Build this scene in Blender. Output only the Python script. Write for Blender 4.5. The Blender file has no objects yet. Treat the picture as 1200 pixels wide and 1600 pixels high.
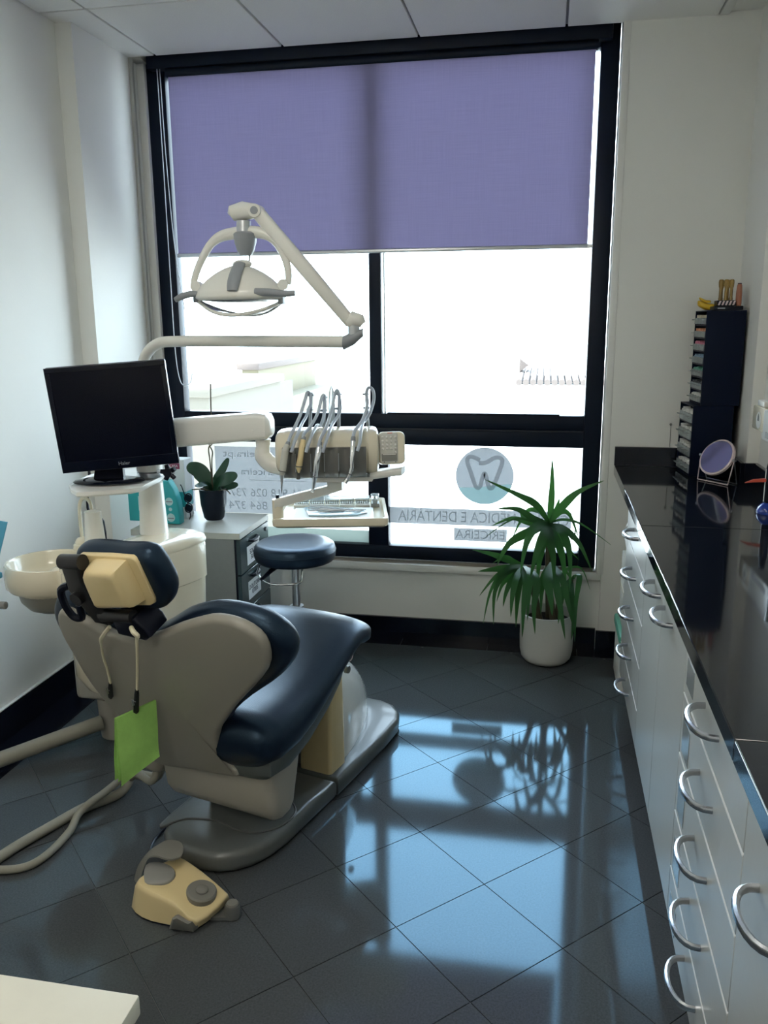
import bpy, bmesh, math, random
from mathutils import Vector, Matrix
random.seed(7)
S = bpy.context.scene
COL = S.collection
PI = math.pi
sin, cos, rad = math.sin, math.cos, math.radians

# ------------------------------------------------------------------ camera
cam = bpy.data.cameras.new('camera'); camo = bpy.data.objects.new('camera', cam); COL.objects.link(camo)
cam.sensor_fit = 'VERTICAL'; cam.sensor_height = 24.0; cam.lens = 19.763; cam.clip_start = 0.02; cam.clip_end = 300
_p, _y, _r = 0.223732, 0.190850, -0.007951
_fw = Vector((-sin(_y), cos(_y), 0)); _rt = Vector((cos(_y), sin(_y), 0)); _up = Vector((0, 0, 1))
_f2 = _fw*cos(_p) - _up*sin(_p); _u2 = _up*cos(_p) + _fw*sin(_p)
_r3 = _rt*cos(_r) + _u2*sin(_r); _u3 = _u2*cos(_r) - _rt*sin(_r)
camo.matrix_world = Matrix(((_r3.x, _u3.x, -_f2.x, 0), (_r3.y, _u3.y, -_f2.y, 0), (_r3.z, _u3.z, -_f2.z, 1.54), (0, 0, 0, 1)))
S.camera = camo

# ------------------------------------------------------------------ sky, exposure
wd = bpy.data.worlds.new('sky'); S.world = wd; wd.use_nodes = True
wn = wd.node_tree; bg = wn.nodes['Background']
tc = wn.nodes.new('ShaderNodeTexCoord'); sx = wn.nodes.new('ShaderNodeSeparateXYZ'); rp = wn.nodes.new('ShaderNodeValToRGB')
wn.links.new(tc.outputs['Generated'], sx.inputs[0]); wn.links.new(sx.outputs['Z'], rp.inputs[0]); wn.links.new(rp.outputs[0], bg.inputs[0])
rp.color_ramp.elements[0].position = 0.0; rp.color_ramp.elements[0].color = (0.78, 0.92, 1.0, 1)
rp.color_ramp.elements[1].position = 0.8; rp.color_ramp.elements[1].color = (0.58, 0.78, 1.0, 1)
bg.inputs['Strength'].default_value = 6.8
S.view_settings.view_transform = 'Standard'; S.view_settings.look = 'None'
S.view_settings.gamma = 1.0; S.view_settings.use_curve_mapping = False
S.view_settings.exposure = 0.70
sun = bpy.data.lights.new('sun', 'SUN'); suno = bpy.data.objects.new('sun', sun); COL.objects.link(suno)      # added to brighten street and ceiling; high from the left, does not enter the room
sun.energy = 16.0; sun.angle = rad(1.0); sun.color = (1.0, .96, .88)
suno.rotation_euler = Vector((.70, .12, -.70)).to_track_quat('-Z', 'Y').to_euler(); suno.location = (-20, -3, 20)
LAMP_POWER = 9.0
try:
    S.cycles.use_denoising = True; S.cycles.max_bounces = 10; S.cycles.transparent_max_bounces = 24
    S.cycles.sample_clamp_indirect = 8.0; S.cycles.caustics_reflective = False; S.cycles.caustics_refractive = False
except Exception: pass

# ------------------------------------------------------------------ materials
MT = {}
def mat(name, col, rough=0.5, metal=0.0, spec=0.5, coat=0.0, noise=0.0, nscale=40, bump=0.0, bscale=200, trans=0.0, tint=None, rand=0.0, speck=None, alpha=1.0, coat_rough=0.05):
    m = bpy.data.materials.new(name); m.use_nodes = True
    nt = m.node_tree; b = nt.nodes['Principled BSDF']
    b.inputs['Base Color'].default_value = (*col, 1); b.inputs['Roughness'].default_value = rough
    b.inputs['Metallic'].default_value = metal; b.inputs['Specular IOR Level'].default_value = spec
    b.inputs['Coat Weight'].default_value = coat; b.inputs['Coat Roughness'].default_value = coat_rough
    b.inputs['Transmission Weight'].default_value = trans; b.inputs['Alpha'].default_value = alpha
    if tint: b.inputs['Specular Tint'].default_value = (*tint, 1)
    tcn = nt.nodes.new('ShaderNodeTexCoord')
    last = None
    if noise > 0 or rand > 0 or speck:
        rgb = nt.nodes.new('ShaderNodeRGB'); rgb.outputs[0].default_value = (*col, 1); last = rgb.outputs[0]
    if noise > 0:
        n = nt.nodes.new('ShaderNodeTexNoise'); n.inputs['Scale'].default_value = nscale; n.inputs['Detail'].default_value = 4
        nt.links.new(tcn.outputs['Object'], n.inputs['Vector'])
        mr = nt.nodes.new('ShaderNodeMapRange'); mr.inputs[1].default_value = .25; mr.inputs[2].default_value = .75
        mr.inputs[3].default_value = 1-noise; mr.inputs[4].default_value = 1+noise
        nt.links.new(n.outputs[0], mr.inputs[0])
        mx = nt.nodes.new('ShaderNodeVectorMath'); mx.operation = 'SCALE'
        nt.links.new(last, mx.inputs[0]); nt.links.new(mr.outputs[0], mx.inputs['Scale']); last = mx.outputs[0]
    if rand > 0:
        oi = nt.nodes.new('ShaderNodeObjectInfo'); mr = nt.nodes.new('ShaderNodeMapRange')
        mr.inputs[3].default_value = 1-rand; mr.inputs[4].default_value = 1+rand
        nt.links.new(oi.outputs['Random'], mr.inputs[0])
        mx = nt.nodes.new('ShaderNodeVectorMath'); mx.operation = 'SCALE'
        nt.links.new(last, mx.inputs[0]); nt.links.new(mr.outputs[0], mx.inputs['Scale']); last = mx.outputs[0]
    if speck:
        sc_, thr, c2 = speck
        n = nt.nodes.new('ShaderNodeTexNoise'); n.inputs['Scale'].default_value = sc_; n.inputs['Detail'].default_value = 2
        nt.links.new(tcn.outputs['Object'], n.inputs['Vector'])
        mr = nt.nodes.new('ShaderNodeMapRange'); mr.inputs[1].default_value = thr; mr.inputs[2].default_value = thr+.08
        nt.links.new(n.outputs[0], mr.inputs[0])
        mx = nt.nodes.new('ShaderNodeMix'); mx.data_type = 'RGBA'
        nt.links.new(mr.outputs[0], mx.inputs[0]); nt.links.new(last, mx.inputs[6]); mx.inputs[7].default_value = (*c2, 1); last = mx.outputs[2]
    if last is not None: nt.links.new(last, b.inputs['Base Color'])
    if bump > 0:
        n = nt.nodes.new('ShaderNodeTexNoise'); n.inputs['Scale'].default_value = bscale; n.inputs['Detail'].default_value = 3
        nt.links.new(tcn.outputs['Object'], n.inputs['Vector'])
        bp = nt.nodes.new('ShaderNodeBump'); bp.inputs['Strength'].default_value = bump; bp.inputs['Distance'].default_value = .004
        nt.links.new(n.outputs[0], bp.inputs['Height']); nt.links.new(bp.outputs[0], b.inputs['Normal'])
    MT[name] = m; return m
def shader(name, kind, col, col2=None, fac=.5, rough=.05):
    m = bpy.data.materials.new(name); m.use_nodes = True; nt = m.node_tree
    for n in list(nt.nodes):
        if n.type != 'OUTPUT_MATERIAL': nt.nodes.remove(n)
    out = [n for n in nt.nodes if n.type == 'OUTPUT_MATERIAL'][0]
    if kind == 'pane':          # thin glass: clear with a Fresnel reflection
        t = nt.nodes.new('ShaderNodeBsdfTransparent'); t.inputs[0].default_value = (*col, 1)
        g = nt.nodes.new('ShaderNodeBsdfGlossy'); g.inputs['Roughness'].default_value = rough
        f = nt.nodes.new('ShaderNodeFresnel'); f.inputs[0].default_value = 1.25
        mx = nt.nodes.new('ShaderNodeMixShader')
        nt.links.new(f.outputs[0], mx.inputs[0]); nt.links.new(t.outputs[0], mx.inputs[1]); nt.links.new(g.outputs[0], mx.inputs[2])
        nt.links.new(mx.outputs[0], out.inputs[0])
    elif kind == 'film':
        t = nt.nodes.new('ShaderNodeBsdfTransparent'); t.inputs[0].default_value = (*col, 1); nt.links.new(t.outputs[0], out.inputs[0])
    elif kind == 'vinyl':       # light-diffusing sticker film
        t = nt.nodes.new('ShaderNodeBsdfTranslucent'); t.inputs[0].default_value = (*col, 1); nt.links.new(t.outputs[0], out.inputs[0])
    elif kind == 'blade':       # leaf: glossy skin, lets some light through
        b = nt.nodes.new('ShaderNodeBsdfPrincipled'); b.inputs['Roughness'].default_value = .46; b.inputs['Specular IOR Level'].default_value = .3
        oi = nt.nodes.new('ShaderNodeObjectInfo'); mr = nt.nodes.new('ShaderNodeMapRange'); mr.inputs[3].default_value = .7; mr.inputs[4].default_value = 1.3
        rgb = nt.nodes.new('ShaderNodeRGB'); rgb.outputs[0].default_value = (*col, 1); sc_ = nt.nodes.new('ShaderNodeVectorMath'); sc_.operation = 'SCALE'
        nt.links.new(oi.outputs['Random'], mr.inputs[0]); nt.links.new(rgb.outputs[0], sc_.inputs[0]); nt.links.new(mr.outputs[0], sc_.inputs['Scale']); nt.links.new(sc_.outputs[0], b.inputs['Base Color'])
        t = nt.nodes.new('ShaderNodeBsdfTranslucent'); t.inputs[0].default_value = (*col2, 1)
        mx = nt.nodes.new('ShaderNodeMixShader'); mx.inputs[0].default_value = fac
        nt.links.new(b.outputs[0], mx.inputs[1]); nt.links.new(t.outputs[0], mx.inputs[2]); nt.links.new(mx.outputs[0], out.inputs[0])
    elif kind == 'cloth':       # translucent woven fabric
        t = nt.nodes.new('ShaderNodeBsdfTranslucent'); d = nt.nodes.new('ShaderNodeBsdfDiffuse')
        tcn = nt.nodes.new('ShaderNodeTexCoord'); mp = nt.nodes.new('ShaderNodeMapping'); mp.inputs['Scale'].default_value = (6, 6, 260)
        n = nt.nodes.new('ShaderNodeTexNoise'); n.inputs['Scale'].default_value = 1.0; n.inputs['Detail'].default_value = 3
        mp2 = nt.nodes.new('ShaderNodeMapping'); mp2.inputs['Scale'].default_value = (260, 6, 6)
        n2 = nt.nodes.new('ShaderNodeTexNoise'); n2.inputs['Scale'].default_value = 1.0; n2.inputs['Detail'].default_value = 3
        ad = nt.nodes.new('ShaderNodeMath'); ad.operation = 'ADD'
        mr = nt.nodes.new('ShaderNodeMapRange'); mr.inputs[1].default_value = .7; mr.inputs[2].default_value = 1.3; mr.inputs[3].default_value = .95; mr.inputs[4].default_value = 1.05
        nt.links.new(tcn.outputs['Object'], mp.inputs[0]); nt.links.new(tcn.outputs['Object'], mp2.inputs[0])
        nt.links.new(mp.outputs[0], n.inputs[0]); nt.links.new(mp2.outputs[0], n2.inputs[0])
        nt.links.new(n.outputs[0], ad.inputs[0]); nt.links.new(n2.outputs[0], ad.inputs[1]); nt.links.new(ad.outputs[0], mr.inputs[0])
        for bs, c in ((t, col), (d, col2)):
            rgb = nt.nodes.new('ShaderNodeRGB'); rgb.outputs[0].default_value = (*c, 1)
            sc_ = nt.nodes.new('ShaderNodeVectorMath'); sc_.operation = 'SCALE'
            nt.links.new(rgb.outputs[0], sc_.inputs[0]); nt.links.new(mr.outputs[0], sc_.inputs['Scale']); nt.links.new(sc_.outputs[0], bs.inputs[0])
        mx = nt.nodes.new('ShaderNodeAddShader')
        nt.links.new(t.outputs[0], mx.inputs[0]); nt.links.new(d.outputs[0], mx.inputs[1]); nt.links.new(mx.outputs[0], out.inputs[0])
    elif kind == 'emit':
        e = nt.nodes.new('ShaderNodeEmission'); e.inputs[0].default_value = (*col, 1); e.inputs[1].default_value = fac; nt.links.new(e.outputs[0], out.inputs[0])
    MT[name] = m; return m

mat('wall', (.86, .855, .81), .75, bump=.08, bscale=120, noise=.015, nscale=3)
mat('ceiling', (.90, .89, .84), .85, bump=.25, bscale=160, noise=.03, nscale=220, rand=.02)
mat('grid', (.45, .45, .42), .5)
mat('tile', (.074, .080, .085), .075, spec=.62, tint=(.34, .72, 1.0), noise=.22, nscale=190, rand=.07, speck=(520, .60, (.10, .11, .12)), bump=0)
mat('grout', (.11, .115, .11), .75)
def tile_glaze(m, col=(.46, .78, 1.0), rough=.075, ior=1.45):     # polished stone: speckled body under a gloss with blue reflected light put in its colour
    nt = m.node_tree; b = nt.nodes['Principled BSDF']; b.inputs['Specular IOR Level'].default_value = 0.0; b.inputs['Roughness'].default_value = .6
    out = [n for n in nt.nodes if n.type == 'OUTPUT_MATERIAL'][0]
    g = nt.nodes.new('ShaderNodeBsdfGlossy'); g.inputs['Color'].default_value = (*col, 1); g.inputs['Roughness'].default_value = rough
    f = nt.nodes.new('ShaderNodeFresnel'); f.inputs[0].default_value = ior
    mx = nt.nodes.new('ShaderNodeMixShader'); nt.links.new(f.outputs[0], mx.inputs[0]); nt.links.new(b.outputs[0], mx.inputs[1]); nt.links.new(g.outputs[0], mx.inputs[2])
    nt.links.new(mx.outputs[0], out.inputs[0])
tile_glaze(MT['tile'])
mat('black_stone', (.0045, .0065, .014), .12, spec=.5, noise=.3, nscale=200)
mat('worktop', (.006, .008, .013), .06, spec=.5, speck=(430, .66, (.05, .055, .06)))
mat('frame', (.003, .008, .020), .4, spec=.22)
mat('frame_line', (.003, .006, .014), .4)
mat('sill', (.30, .26, .21), .5, noise=.12, nscale=60)
mat('trim_white', (.82, .81, .77), .45)
mat('cabinet', (.45, .455, .43), .30, spec=.45, noise=.02, nscale=90)
mat('cabinet_edge', (.86, .86, .84), .3)
mat('carcass', (.30, .30, .28), .6)
mat('chrome', (.78, .80, .83), .16, metal=1)
mat('handle_steel', (.60, .62, .66), .27, metal=1)
mat('steel', (.62, .63, .64), .28, metal=1)
mat('satin', (.55, .57, .60), .3, metal=1)
mat('cream', (.76, .61, .33), .30, coat=.25, noise=.012, nscale=8)
mat('ivory', (.78, .71, .55), .22, coat=.4, noise=.01, nscale=6)
mat('white', (.86, .85, .80), .28, coat=.25)
mat('paper', (.86, .87, .84), .8)
mat('gloss_white', (.85, .84, .78), .10, coat=.6)
mat('shell', (.29, .275, .235), .40, noise=.02, nscale=5)
mat('shell_light', (.40, .38, .33), .4, noise=.02, nscale=5)
mat('grey', (.27, .27, .255), .42)
mat('grey_dark', (.11, .115, .11), .4)
mat('base_grey', (.125, .135, .132), .30, coat=.15, noise=.04, nscale=150)
mat('pan', (.085, .10, .098), .45)
mat('rubber_grey', (.20, .195, .175), .6)
mat('leather', (.0055, .011, .024), .34, spec=.55, bump=.10, bscale=330, tint=(.45, .72, 1.0))  # tint puts the window's blue sheen into the leather's reflection colour
mat('black', (.003, .005, .014), .35, spec=.25)
mat('black_gloss', (.003, .005, .014), .12, spec=.35)
mat('screen', (.002, .003, .010), .2, spec=.2)
mat('bracket', (.016, .016, .018), .33, metal=.1)
mat('hose', (.29, .28, .23), .5, bump=.15, bscale=300)
mat('hose_blue', (.50, .56, .64), .35)
mat('cord', (.72, .66, .48), .5)
mat('bib', (.36, .66, .16), .85, bump=.3, bscale=110, noise=.06, nscale=40)
mat('lamp_body', (.76, .755, .70), .3, coat=.2)
mat('lamp_grey', (.27, .29, .31), .38)
mat('panel_grey', (.20, .20, .185), .22, coat=.4)
mat('wood_white', (.72, .70, .60), .4, noise=.02, nscale=30)
mat('laminate', (.58, .575, .52), .42, noise=.03, nscale=50)
mat('drawer_front', (.045, .075, .085), .22, spec=.6)
mat('side_grey', (.26, .27, .265), .5, noise=.03, nscale=50)
mat('teal_box', (.03, .42, .45), .4)
mat('teal_print', (.55, .78, .78), .5)
mat('magenta', (.30, .05, .12), .5)
mat('leaf_orchid', (.012, .060, .028), .35, noise=.2, nscale=20)
mat('stem', (.09, .07, .04), .7)
mat('soil', (.018, .012, .010), .95, bump=.8, bscale=60)
mat('pot_white', (.64, .64, .60), .28, coat=.2)
mat('pot_dark', (.004, .008, .018), .35, spec=.3)
mat('amber', (.62, .40, .12), .15, trans=.55)
mat('copper', (.42, .16, .09), .3)
mat('yellow', (.78, .50, .03), .4)
mat('red', (.62, .09, .05), .4)
mat('blue_gloss', (.015, .05, .35), .12, coat=.5)
mat('towel', (.10, .42, .62), .7)
mat('label_white', (.82, .84, .84), .7)
mat('ink', (.03, .04, .06), .6)
mat('ink_grey', (.30, .32, .34), .5)
mat('clear_box', (.70, .76, .78), .12, trans=.6)
mat('pouch', (.55, .78, .86), .15, trans=.55)
mat('rose', (.80, .66, .66), .25)
mat('mirror', (.42, .42, .44), .03, metal=1)
mat('org_blue', (.0025, .007, .024), .42, spec=.15)
mat('org_drawer', (.48, .54, .55), .2, trans=.35)
for nm, c in dict(c_white=(.80, .80, .76), c_orange=(.70, .30, .16), c_pink=(.66, .22, .32), c_blue=(.20, .32, .45), c_green=(.10, .38, .26), c_dark=(.05, .06, .07), c_cream=(.62, .56, .42)).items(): mat(nm, c, .5)
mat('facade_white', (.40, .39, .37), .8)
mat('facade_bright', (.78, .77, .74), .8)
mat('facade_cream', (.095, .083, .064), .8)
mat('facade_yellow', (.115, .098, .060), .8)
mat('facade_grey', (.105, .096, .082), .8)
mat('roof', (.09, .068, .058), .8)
mat('street', (.80, .80, .77), .9)
shader('pane', 'pane', (.97, .985, .985))
shader('film_logo', 'vinyl', (.255, .257, .26)); shader('film_band', 'vinyl', (.257, .257, .257))
shader('film_ink', 'vinyl', (.74, .74, .745)); shader('film_teal', 'vinyl', (.84, .985, .97)); shader('film_frost', 'vinyl', (.265, .285, .265))
shader('leaf', 'blade', (.032, .11, .042), (.30, .58, .22), fac=.30)
shader('splash', 'pane', (.93, .95, .96), rough=.1)
shader('blind', 'cloth', (.185, .170, .228), (.15, .14, .19))
shader('lamp_glow', 'emit', (1.0, .95, .86), fac=LAMP_POWER)

# ------------------------------------------------------------------ mesh builder
def crom(pts, n=6, closed=False):
    P = [Vector(p) for p in pts]; out = []; N = len(P)
    seg = N if closed else N-1
    for i in range(seg):
        if closed: a, b, c, d = P[(i-1) % N], P[i], P[(i+1) % N], P[(i+2) % N]
        else: a, b, c, d = P[max(i-1, 0)], P[i], P[i+1], P[min(i+2, N-1)]
        for k in range(n):
            t = k/n
            out.append(.5*((2*b) + (c-a)*t + (2*a-5*b+4*c-d)*t*t + (3*b-a-3*c+d)*t**3))
    if not closed: out.append(P[-1])
    return out
class B:
    def __init__(s): s.b = bmesh.new()
    def _ring(s, pts): return [s.b.verts.new(p) for p in pts]
    def _f(s, vs):
        try: return s.b.faces.new(vs)
        except Exception: return None
    def loft(s, rings, closed=True, cap=True):
        R = [s._ring(r) for r in rings]; n = len(R[0])
        for a, c in zip(R[:-1], R[1:]):
            for i in range(n if closed else n-1):
                s._f((a[i], a[(i+1) % n], c[(i+1) % n], c[i]))
        if cap and closed: s._f(R[0][::-1]); s._f(R[-1])
        return s
    def box(s, x0, x1, y0, y1, z0, z1, bev=0.0, seg=2, M=None):
        c = Vector(((x0+x1)/2, (y0+y1)/2, (z0+z1)/2))
        mm = Matrix.Translation(c) @ Matrix.Diagonal((abs(x1-x0), abs(y1-y0), abs(z1-z0), 1))
        if M is not None: mm = M @ mm
        r = bmesh.ops.create_cube(s.b, size=1, matrix=mm)
        if bev > 0:
            es = list({e for v in r['verts'] for e in v.link_edges})
            bmesh.ops.bevel(s.b, geom=es, offset=bev, segments=seg, profile=.5, affect='EDGES', clamp_overlap=True)
        return s
    def cyl(s, p0, p1, r0, r1=None, n=16):
        p0, p1 = Vector(p0), Vector(p1); r1 = r0 if r1 is None else r1
        q = (p1-p0).to_track_quat('Z', 'Y')
        rg = []
        for p, r in ((p0, r0), (p1, r1)): rg.append([p + q @ Vector((r*cos(2*PI*i/n), r*sin(2*PI*i/n), 0)) for i in range(n)])
        return s.loft(rg)
    def tube(s, pts, r, n=8, sm=0, closed=False, flat=1.0):
        if sm: 
            m0 = len(pts); pts2 = crom(pts, sm, closed)
            if isinstance(r, (list, tuple)):
                rr = []
                for i in range(len(pts2)):
                    x = i/(sm); k = min(int(x), m0-2); rr.append(r[k]+(r[k+1]-r[k])*(x-k))
                r = rr
            pts = pts2
        P = [Vector(p) for p in pts]; N = len(P)
        if not isinstance(r, (list, tuple)): r = [r]*N
        T = []
        for i in range(N):
            a = P[i-1] if (i > 0 or closed) else P[i]; c = P[(i+1) % N] if (i < N-1 or closed) else P[i]
            d = c-a
            T.append(d.normalized() if d.length > 1e-9 else Vector((0, 0, 1)))
        up = Vector((0, 0, 1)) if abs(T[0].z) < .9 else Vector((0, 1, 0))
        nrm = (up - T[0]*up.dot(T[0])).normalized(); rings = []
        for i in range(N):
            nrm = (nrm - T[i]*nrm.dot(T[i]))
            nrm = nrm.normalized() if nrm.length > 1e-6 else T[i].orthogonal().normalized()
            bi = T[i].cross(nrm)
            rings.append([P[i] + nrm*(r[i]*cos(2*PI*k/n)) + bi*(r[i]*flat*sin(2*PI*k/n)) for k in range(n)])
        if closed: rings.append(rings[0]); s.loft(rings, cap=False); bmesh.ops.remove_doubles(s.b, verts=s.b.verts, dist=1e-6)
        else: s.loft(rings)
        return s
    def lathe(s, prof, c, n=28, M=None, cap=True):
        c = Vector(c); rings = []
        for r, z in prof:
            rg = [Vector((max(r, 1e-4)*cos(2*PI*i/n), max(r, 1e-4)*sin(2*PI*i/n), z)) for i in range(n)]
            rings.append([c + (M @ v if M is not None else v) for v in rg])
        return s.loft(rings, cap=cap)
    def ball(s, c, r, u=16, v=10):
        r = r if isinstance(r, (tuple, list)) else (r, r, r)
        bmesh.ops.create_uvsphere(s.b, u_segments=u, v_segments=v, radius=1, matrix=Matrix.Translation(c) @ Matrix.Diagonal((*r, 1)))
        return s
    def prism(s, loop, fr, d0, d1, bev=0.0, seg=2):
        a = s._ring([fr(p[0], p[1], d0) for p in loop]); c = s._ring([fr(p[0], p[1], d1) for p in loop]); n = len(loop)
        f0 = s._f(a[::-1]); f1 = s._f(c)
        for i in range(n): s._f((a[i], a[(i+1) % n], c[(i+1) % n], c[i]))
        if bev > 0:
            es = list(set(f0.edges) | set(f1.edges))
            bmesh.ops.bevel(s.b, geom=es, offset=bev, segments=seg, profile=.5, affect='EDGES', clamp_overlap=True)
        return s
    def pad(s, loop, fr, d0, d1, r, bulge=0.0, seg=4, inner=3, bulge0=0.0):
        """cushion from an outline: edges rounded over r at both faces, faces domed by bulge"""
        n = len(loop); P = [Vector((p[0], p[1])) for p in loop]
        area = sum(P[i].x*P[(i+1) % n].y - P[(i+1) % n].x*P[i].y for i in range(n))
        sg = 1 if area > 0 else -1
        N = []
        for i in range(n):
            t = (P[(i+1) % n]-P[i-1]).normalized(); N.append(Vector((-t.y, t.x))*sg)
        cen = sum(P, Vector((0, 0)))/n
        rings = []
        def ring(ins, d, k=0.0, dome=0.0):
            out = []
            for i in range(n):
                q = P[i]+N[i]*ins; q = q + (cen-q)*k; out.append(fr(q.x, q.y, d+dome))
            return out
        for k in range(inner, 0, -1):
            f = k/(inner+.3); rings.append(ring(r, d0, f, -bulge0*(1-(1-f)**2)))
        for k in range(seg+1):
            a = PI/2*(1-k/seg); rings.append(ring(r*(1-cos(a)), d0+r*(1-sin(a))))
        for k in range(seg+1):
            a = PI/2*k/seg; rings.append(ring(r*(1-cos(a)), d1-r*(1-sin(a))))
        for k in range(1, inner+1):
            f = k/(inner+.3); rings.append(ring(r, d1, f, bulge*(1-(1-f)**2)))
        return s.loft(rings)
    def add(s, fn, *a, **k): getattr(s, fn)(*a, **k); return s
BASE = {}
def root_inv(o):
    while o.parent is not None: o = o.parent
    return BASE[o.name].inverted()
def finish(b, name, m, parent=None, local=False, ang=38):
    bm = b.b if isinstance(b, B) else b
    if parent is not None and not local: bm.transform(root_inv(parent))
    bmesh.ops.recalc_face_normals(bm, faces=bm.faces)
    ca = rad(ang)
    for f in bm.faces: f.smooth = True
    for e in bm.edges:
        if len(e.link_faces) == 2:
            try: e.smooth = e.calc_face_angle() < ca
            except Exception: pass
    me = bpy.data.meshes.new(name); bm.to_mesh(me); bm.free()
    me.materials.append(MT[m])
    o = bpy.data.objects.new(name, me); COL.objects.link(o)
    if parent is not None: o.parent = parent
    else: BASE[o.name] = Matrix.Identity(4)
    return o
part = finish
def thing(name, label, cat, loc=(0, 0, 0), rz=0.0, group=None):
    o = bpy.data.objects.new(name, None); o.empty_display_size = .05; COL.objects.link(o)
    o.location = loc; o.rotation_euler = (0, 0, rz)
    BASE[o.name] = Matrix.Translation(loc) @ Matrix.Rotation(rz, 4, 'Z')
    return tag(o, label, cat, group)
def tag(o, label, cat, group=None):
    o['label'] = label; o['category'] = cat
    if group: o['group'] = group
    return o
def single(b, name, m, label, cat, group=None, ang=38):      # a thing that is one mesh: origin moved to its base
    o = finish(b, name, m, None, ang=ang)
    vs = [v.co for v in o.data.vertices]
    c = Vector(((min(v.x for v in vs)+max(v.x for v in vs))/2, (min(v.y for v in vs)+max(v.y for v in vs))/2, min(v.z for v in vs)))
    o.data.transform(Matrix.Translation(-c)); o.location = c; BASE[o.name] = Matrix.Translation(c)
    return tag(o, label, cat, group)
def struct(b, name, m):
    o = finish(b, name, m); o['kind'] = 'structure'; return o
def copy_tree(o, parent=None):
    c = o.copy(); COL.objects.link(c)
    if parent is not None: c.parent = parent
    for ch in o.children: copy_tree(ch, c)
    return c
def text(s, size, M, m, name, parent, ext=.0004, align='CENTER', width=None):
    cu = bpy.data.curves.new('t', 'FONT'); cu.body = s; cu.size = size; cu.extrude = ext; cu.align_x = align; cu.align_y = 'CENTER'; cu.resolution_u = 3
    to = bpy.data.objects.new('t', cu); COL.objects.link(to); bpy.context.view_layer.update()
    me = bpy.data.meshes.new_from_object(to.evaluated_get(bpy.context.evaluated_depsgraph_get()))
    bpy.data.objects.remove(to); bpy.data.curves.remove(cu)
    bm = bmesh.new(); bm.from_mesh(me); bpy.data.meshes.remove(me)
    if width:
        xs = [v.co.x for v in bm.verts]; k = width/(max(xs)-min(xs)); bm.transform(Matrix.Diagonal((k, 1, 1, 1)))
    bm.transform(M)
    return finish(bm, name, m, parent)
def frame_mat(o, x, y):
    x, y = Vector(x).normalized(), Vector(y); z = x.cross(y).normalized(); y = z.cross(x)
    return Matrix(((x.x, y.x, z.x, o[0]), (x.y, y.y, z.y, o[1]), (x.z, y.z, z.z, o[2]), (0, 0, 0, 1)))
def rr(x0, x1, y0, y1, r, n=5):          # rounded rectangle loop
    out = []
    for cx, cy, a0 in ((x1-r, y1-r, 0), (x0+r, y1-r, 90), (x0+r, y0+r, 180), (x1-r, y0+r, 270)):
        for k in range(n+1):
            a = rad(a0+90*k/n); out.append((cx+r*cos(a), cy+r*sin(a)))
    return out
def smooth2(loop, n=3): return [(p.x, p.y) for p in crom([(a, b, 0) for a, b in loop], n, True)]
fXY = lambda x, y, d: Vector((x, y, d))

# ================================================================== SETTING
CZ = 2.70; YW = 3.95; XL = -1.974; XR = 0.82
# floor slab (shows in the joints) and diagonal tiles
floor = struct(B().box(XL, XR+.1, -1.1, 3.93, -.06, -.0035), 'floor', 'grout')
def clip(poly, axis, lim, keep_less):
    out = []
    for i in range(len(poly)):
        a, c = poly[i], poly[(i+1) % len(poly)]
        ia = (a[axis] <= lim) if keep_less else (a[axis] >= lim); ic = (c[axis] <= lim) if keep_less else (c[axis] >= lim)
        if ia: out.append(a)
        if ia != ic:
            t = (lim-a[axis])/(c[axis]-a[axis]); out.append((a[0]+t*(c[0]-a[0]), a[1]+t*(c[1]-a[1])))
    return out
ts = .30076; th_ = .7867; tu = (cos(th_), -sin(th_)); tv = (sin(th_), cos(th_)); g = .0013
TX0, TX1, TY0, TY1 = -1.815, .40, -1.0, 3.80
full = None
for i in range(-16, 17):
    for j in range(-16, 17):
        ox = -.3377 + ts*(i*tu[0]+j*tv[0]); oy = 2.2945 + ts*(i*tu[1]+j*tv[1])
        q = [(g, g), (ts-g, g), (ts-g, ts-g), (g, ts-g)]
        w = [(ox+a*tu[0]+c*tv[0], oy+a*tu[1]+c*tv[1]) for a, c in q]
        cl = clip(clip(clip(clip(w, 0, TX0+g, False), 0, TX1, True), 1, TY0, False), 1, TY1-g, True)
        if len(cl) < 3: continue
        isfull = len(cl) == 4 and all(abs(a[0]-c[0])+abs(a[1]-c[1]) < 1e-9 for a, c in zip(sorted(cl), sorted(w)))
        ar = abs(sum(cl[k][0]*cl[(k+1) % len(cl)][1]-cl[(k+1) % len(cl)][0]*cl[k][1] for k in range(len(cl))))/2
        if ar < .0004: continue
        if isfull and full is not None:
            o = full.copy(); COL.objects.link(o); o.location = (ox, oy, 0); continue
        b = B()
        lp = [(p[0]-ox, p[1]-oy) for p in cl]
        if sum(lp[k][0]*lp[(k+1) % len(lp)][1]-lp[(k+1) % len(lp)][0]*lp[k][1] for k in range(len(lp))) < 0: lp = lp[::-1]
        b.prism(lp, fXY, -.004, 0)
        o = finish(b, 'floor_tile', 'tile', floor, local=True); o.location = (ox, oy, 0)
        if isfull: full = o
# black stone strip round the tiles
ys = [-1.0, -.6, -.2, .2, .6, 1.0, 1.4, 1.8, 2.08, 2.50, 2.92, 3.34, 3.80]
for a, c in zip(ys[:-1], ys[1:]): finish(B().box(XL, TX0-g, a+g, c-g, -.004, .0), 'border_tile', 'black_stone', floor)
xs_ = [XL, -1.50, -1.08, -.66, -.24, .18, .60, XR]
for a, c in zip(xs_[:-1], xs_[1:]): finish(B().box(a+g, c-g, 3.80+g, 3.90, -.004, .0), 'border_tile', 'black_stone', floor)

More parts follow.
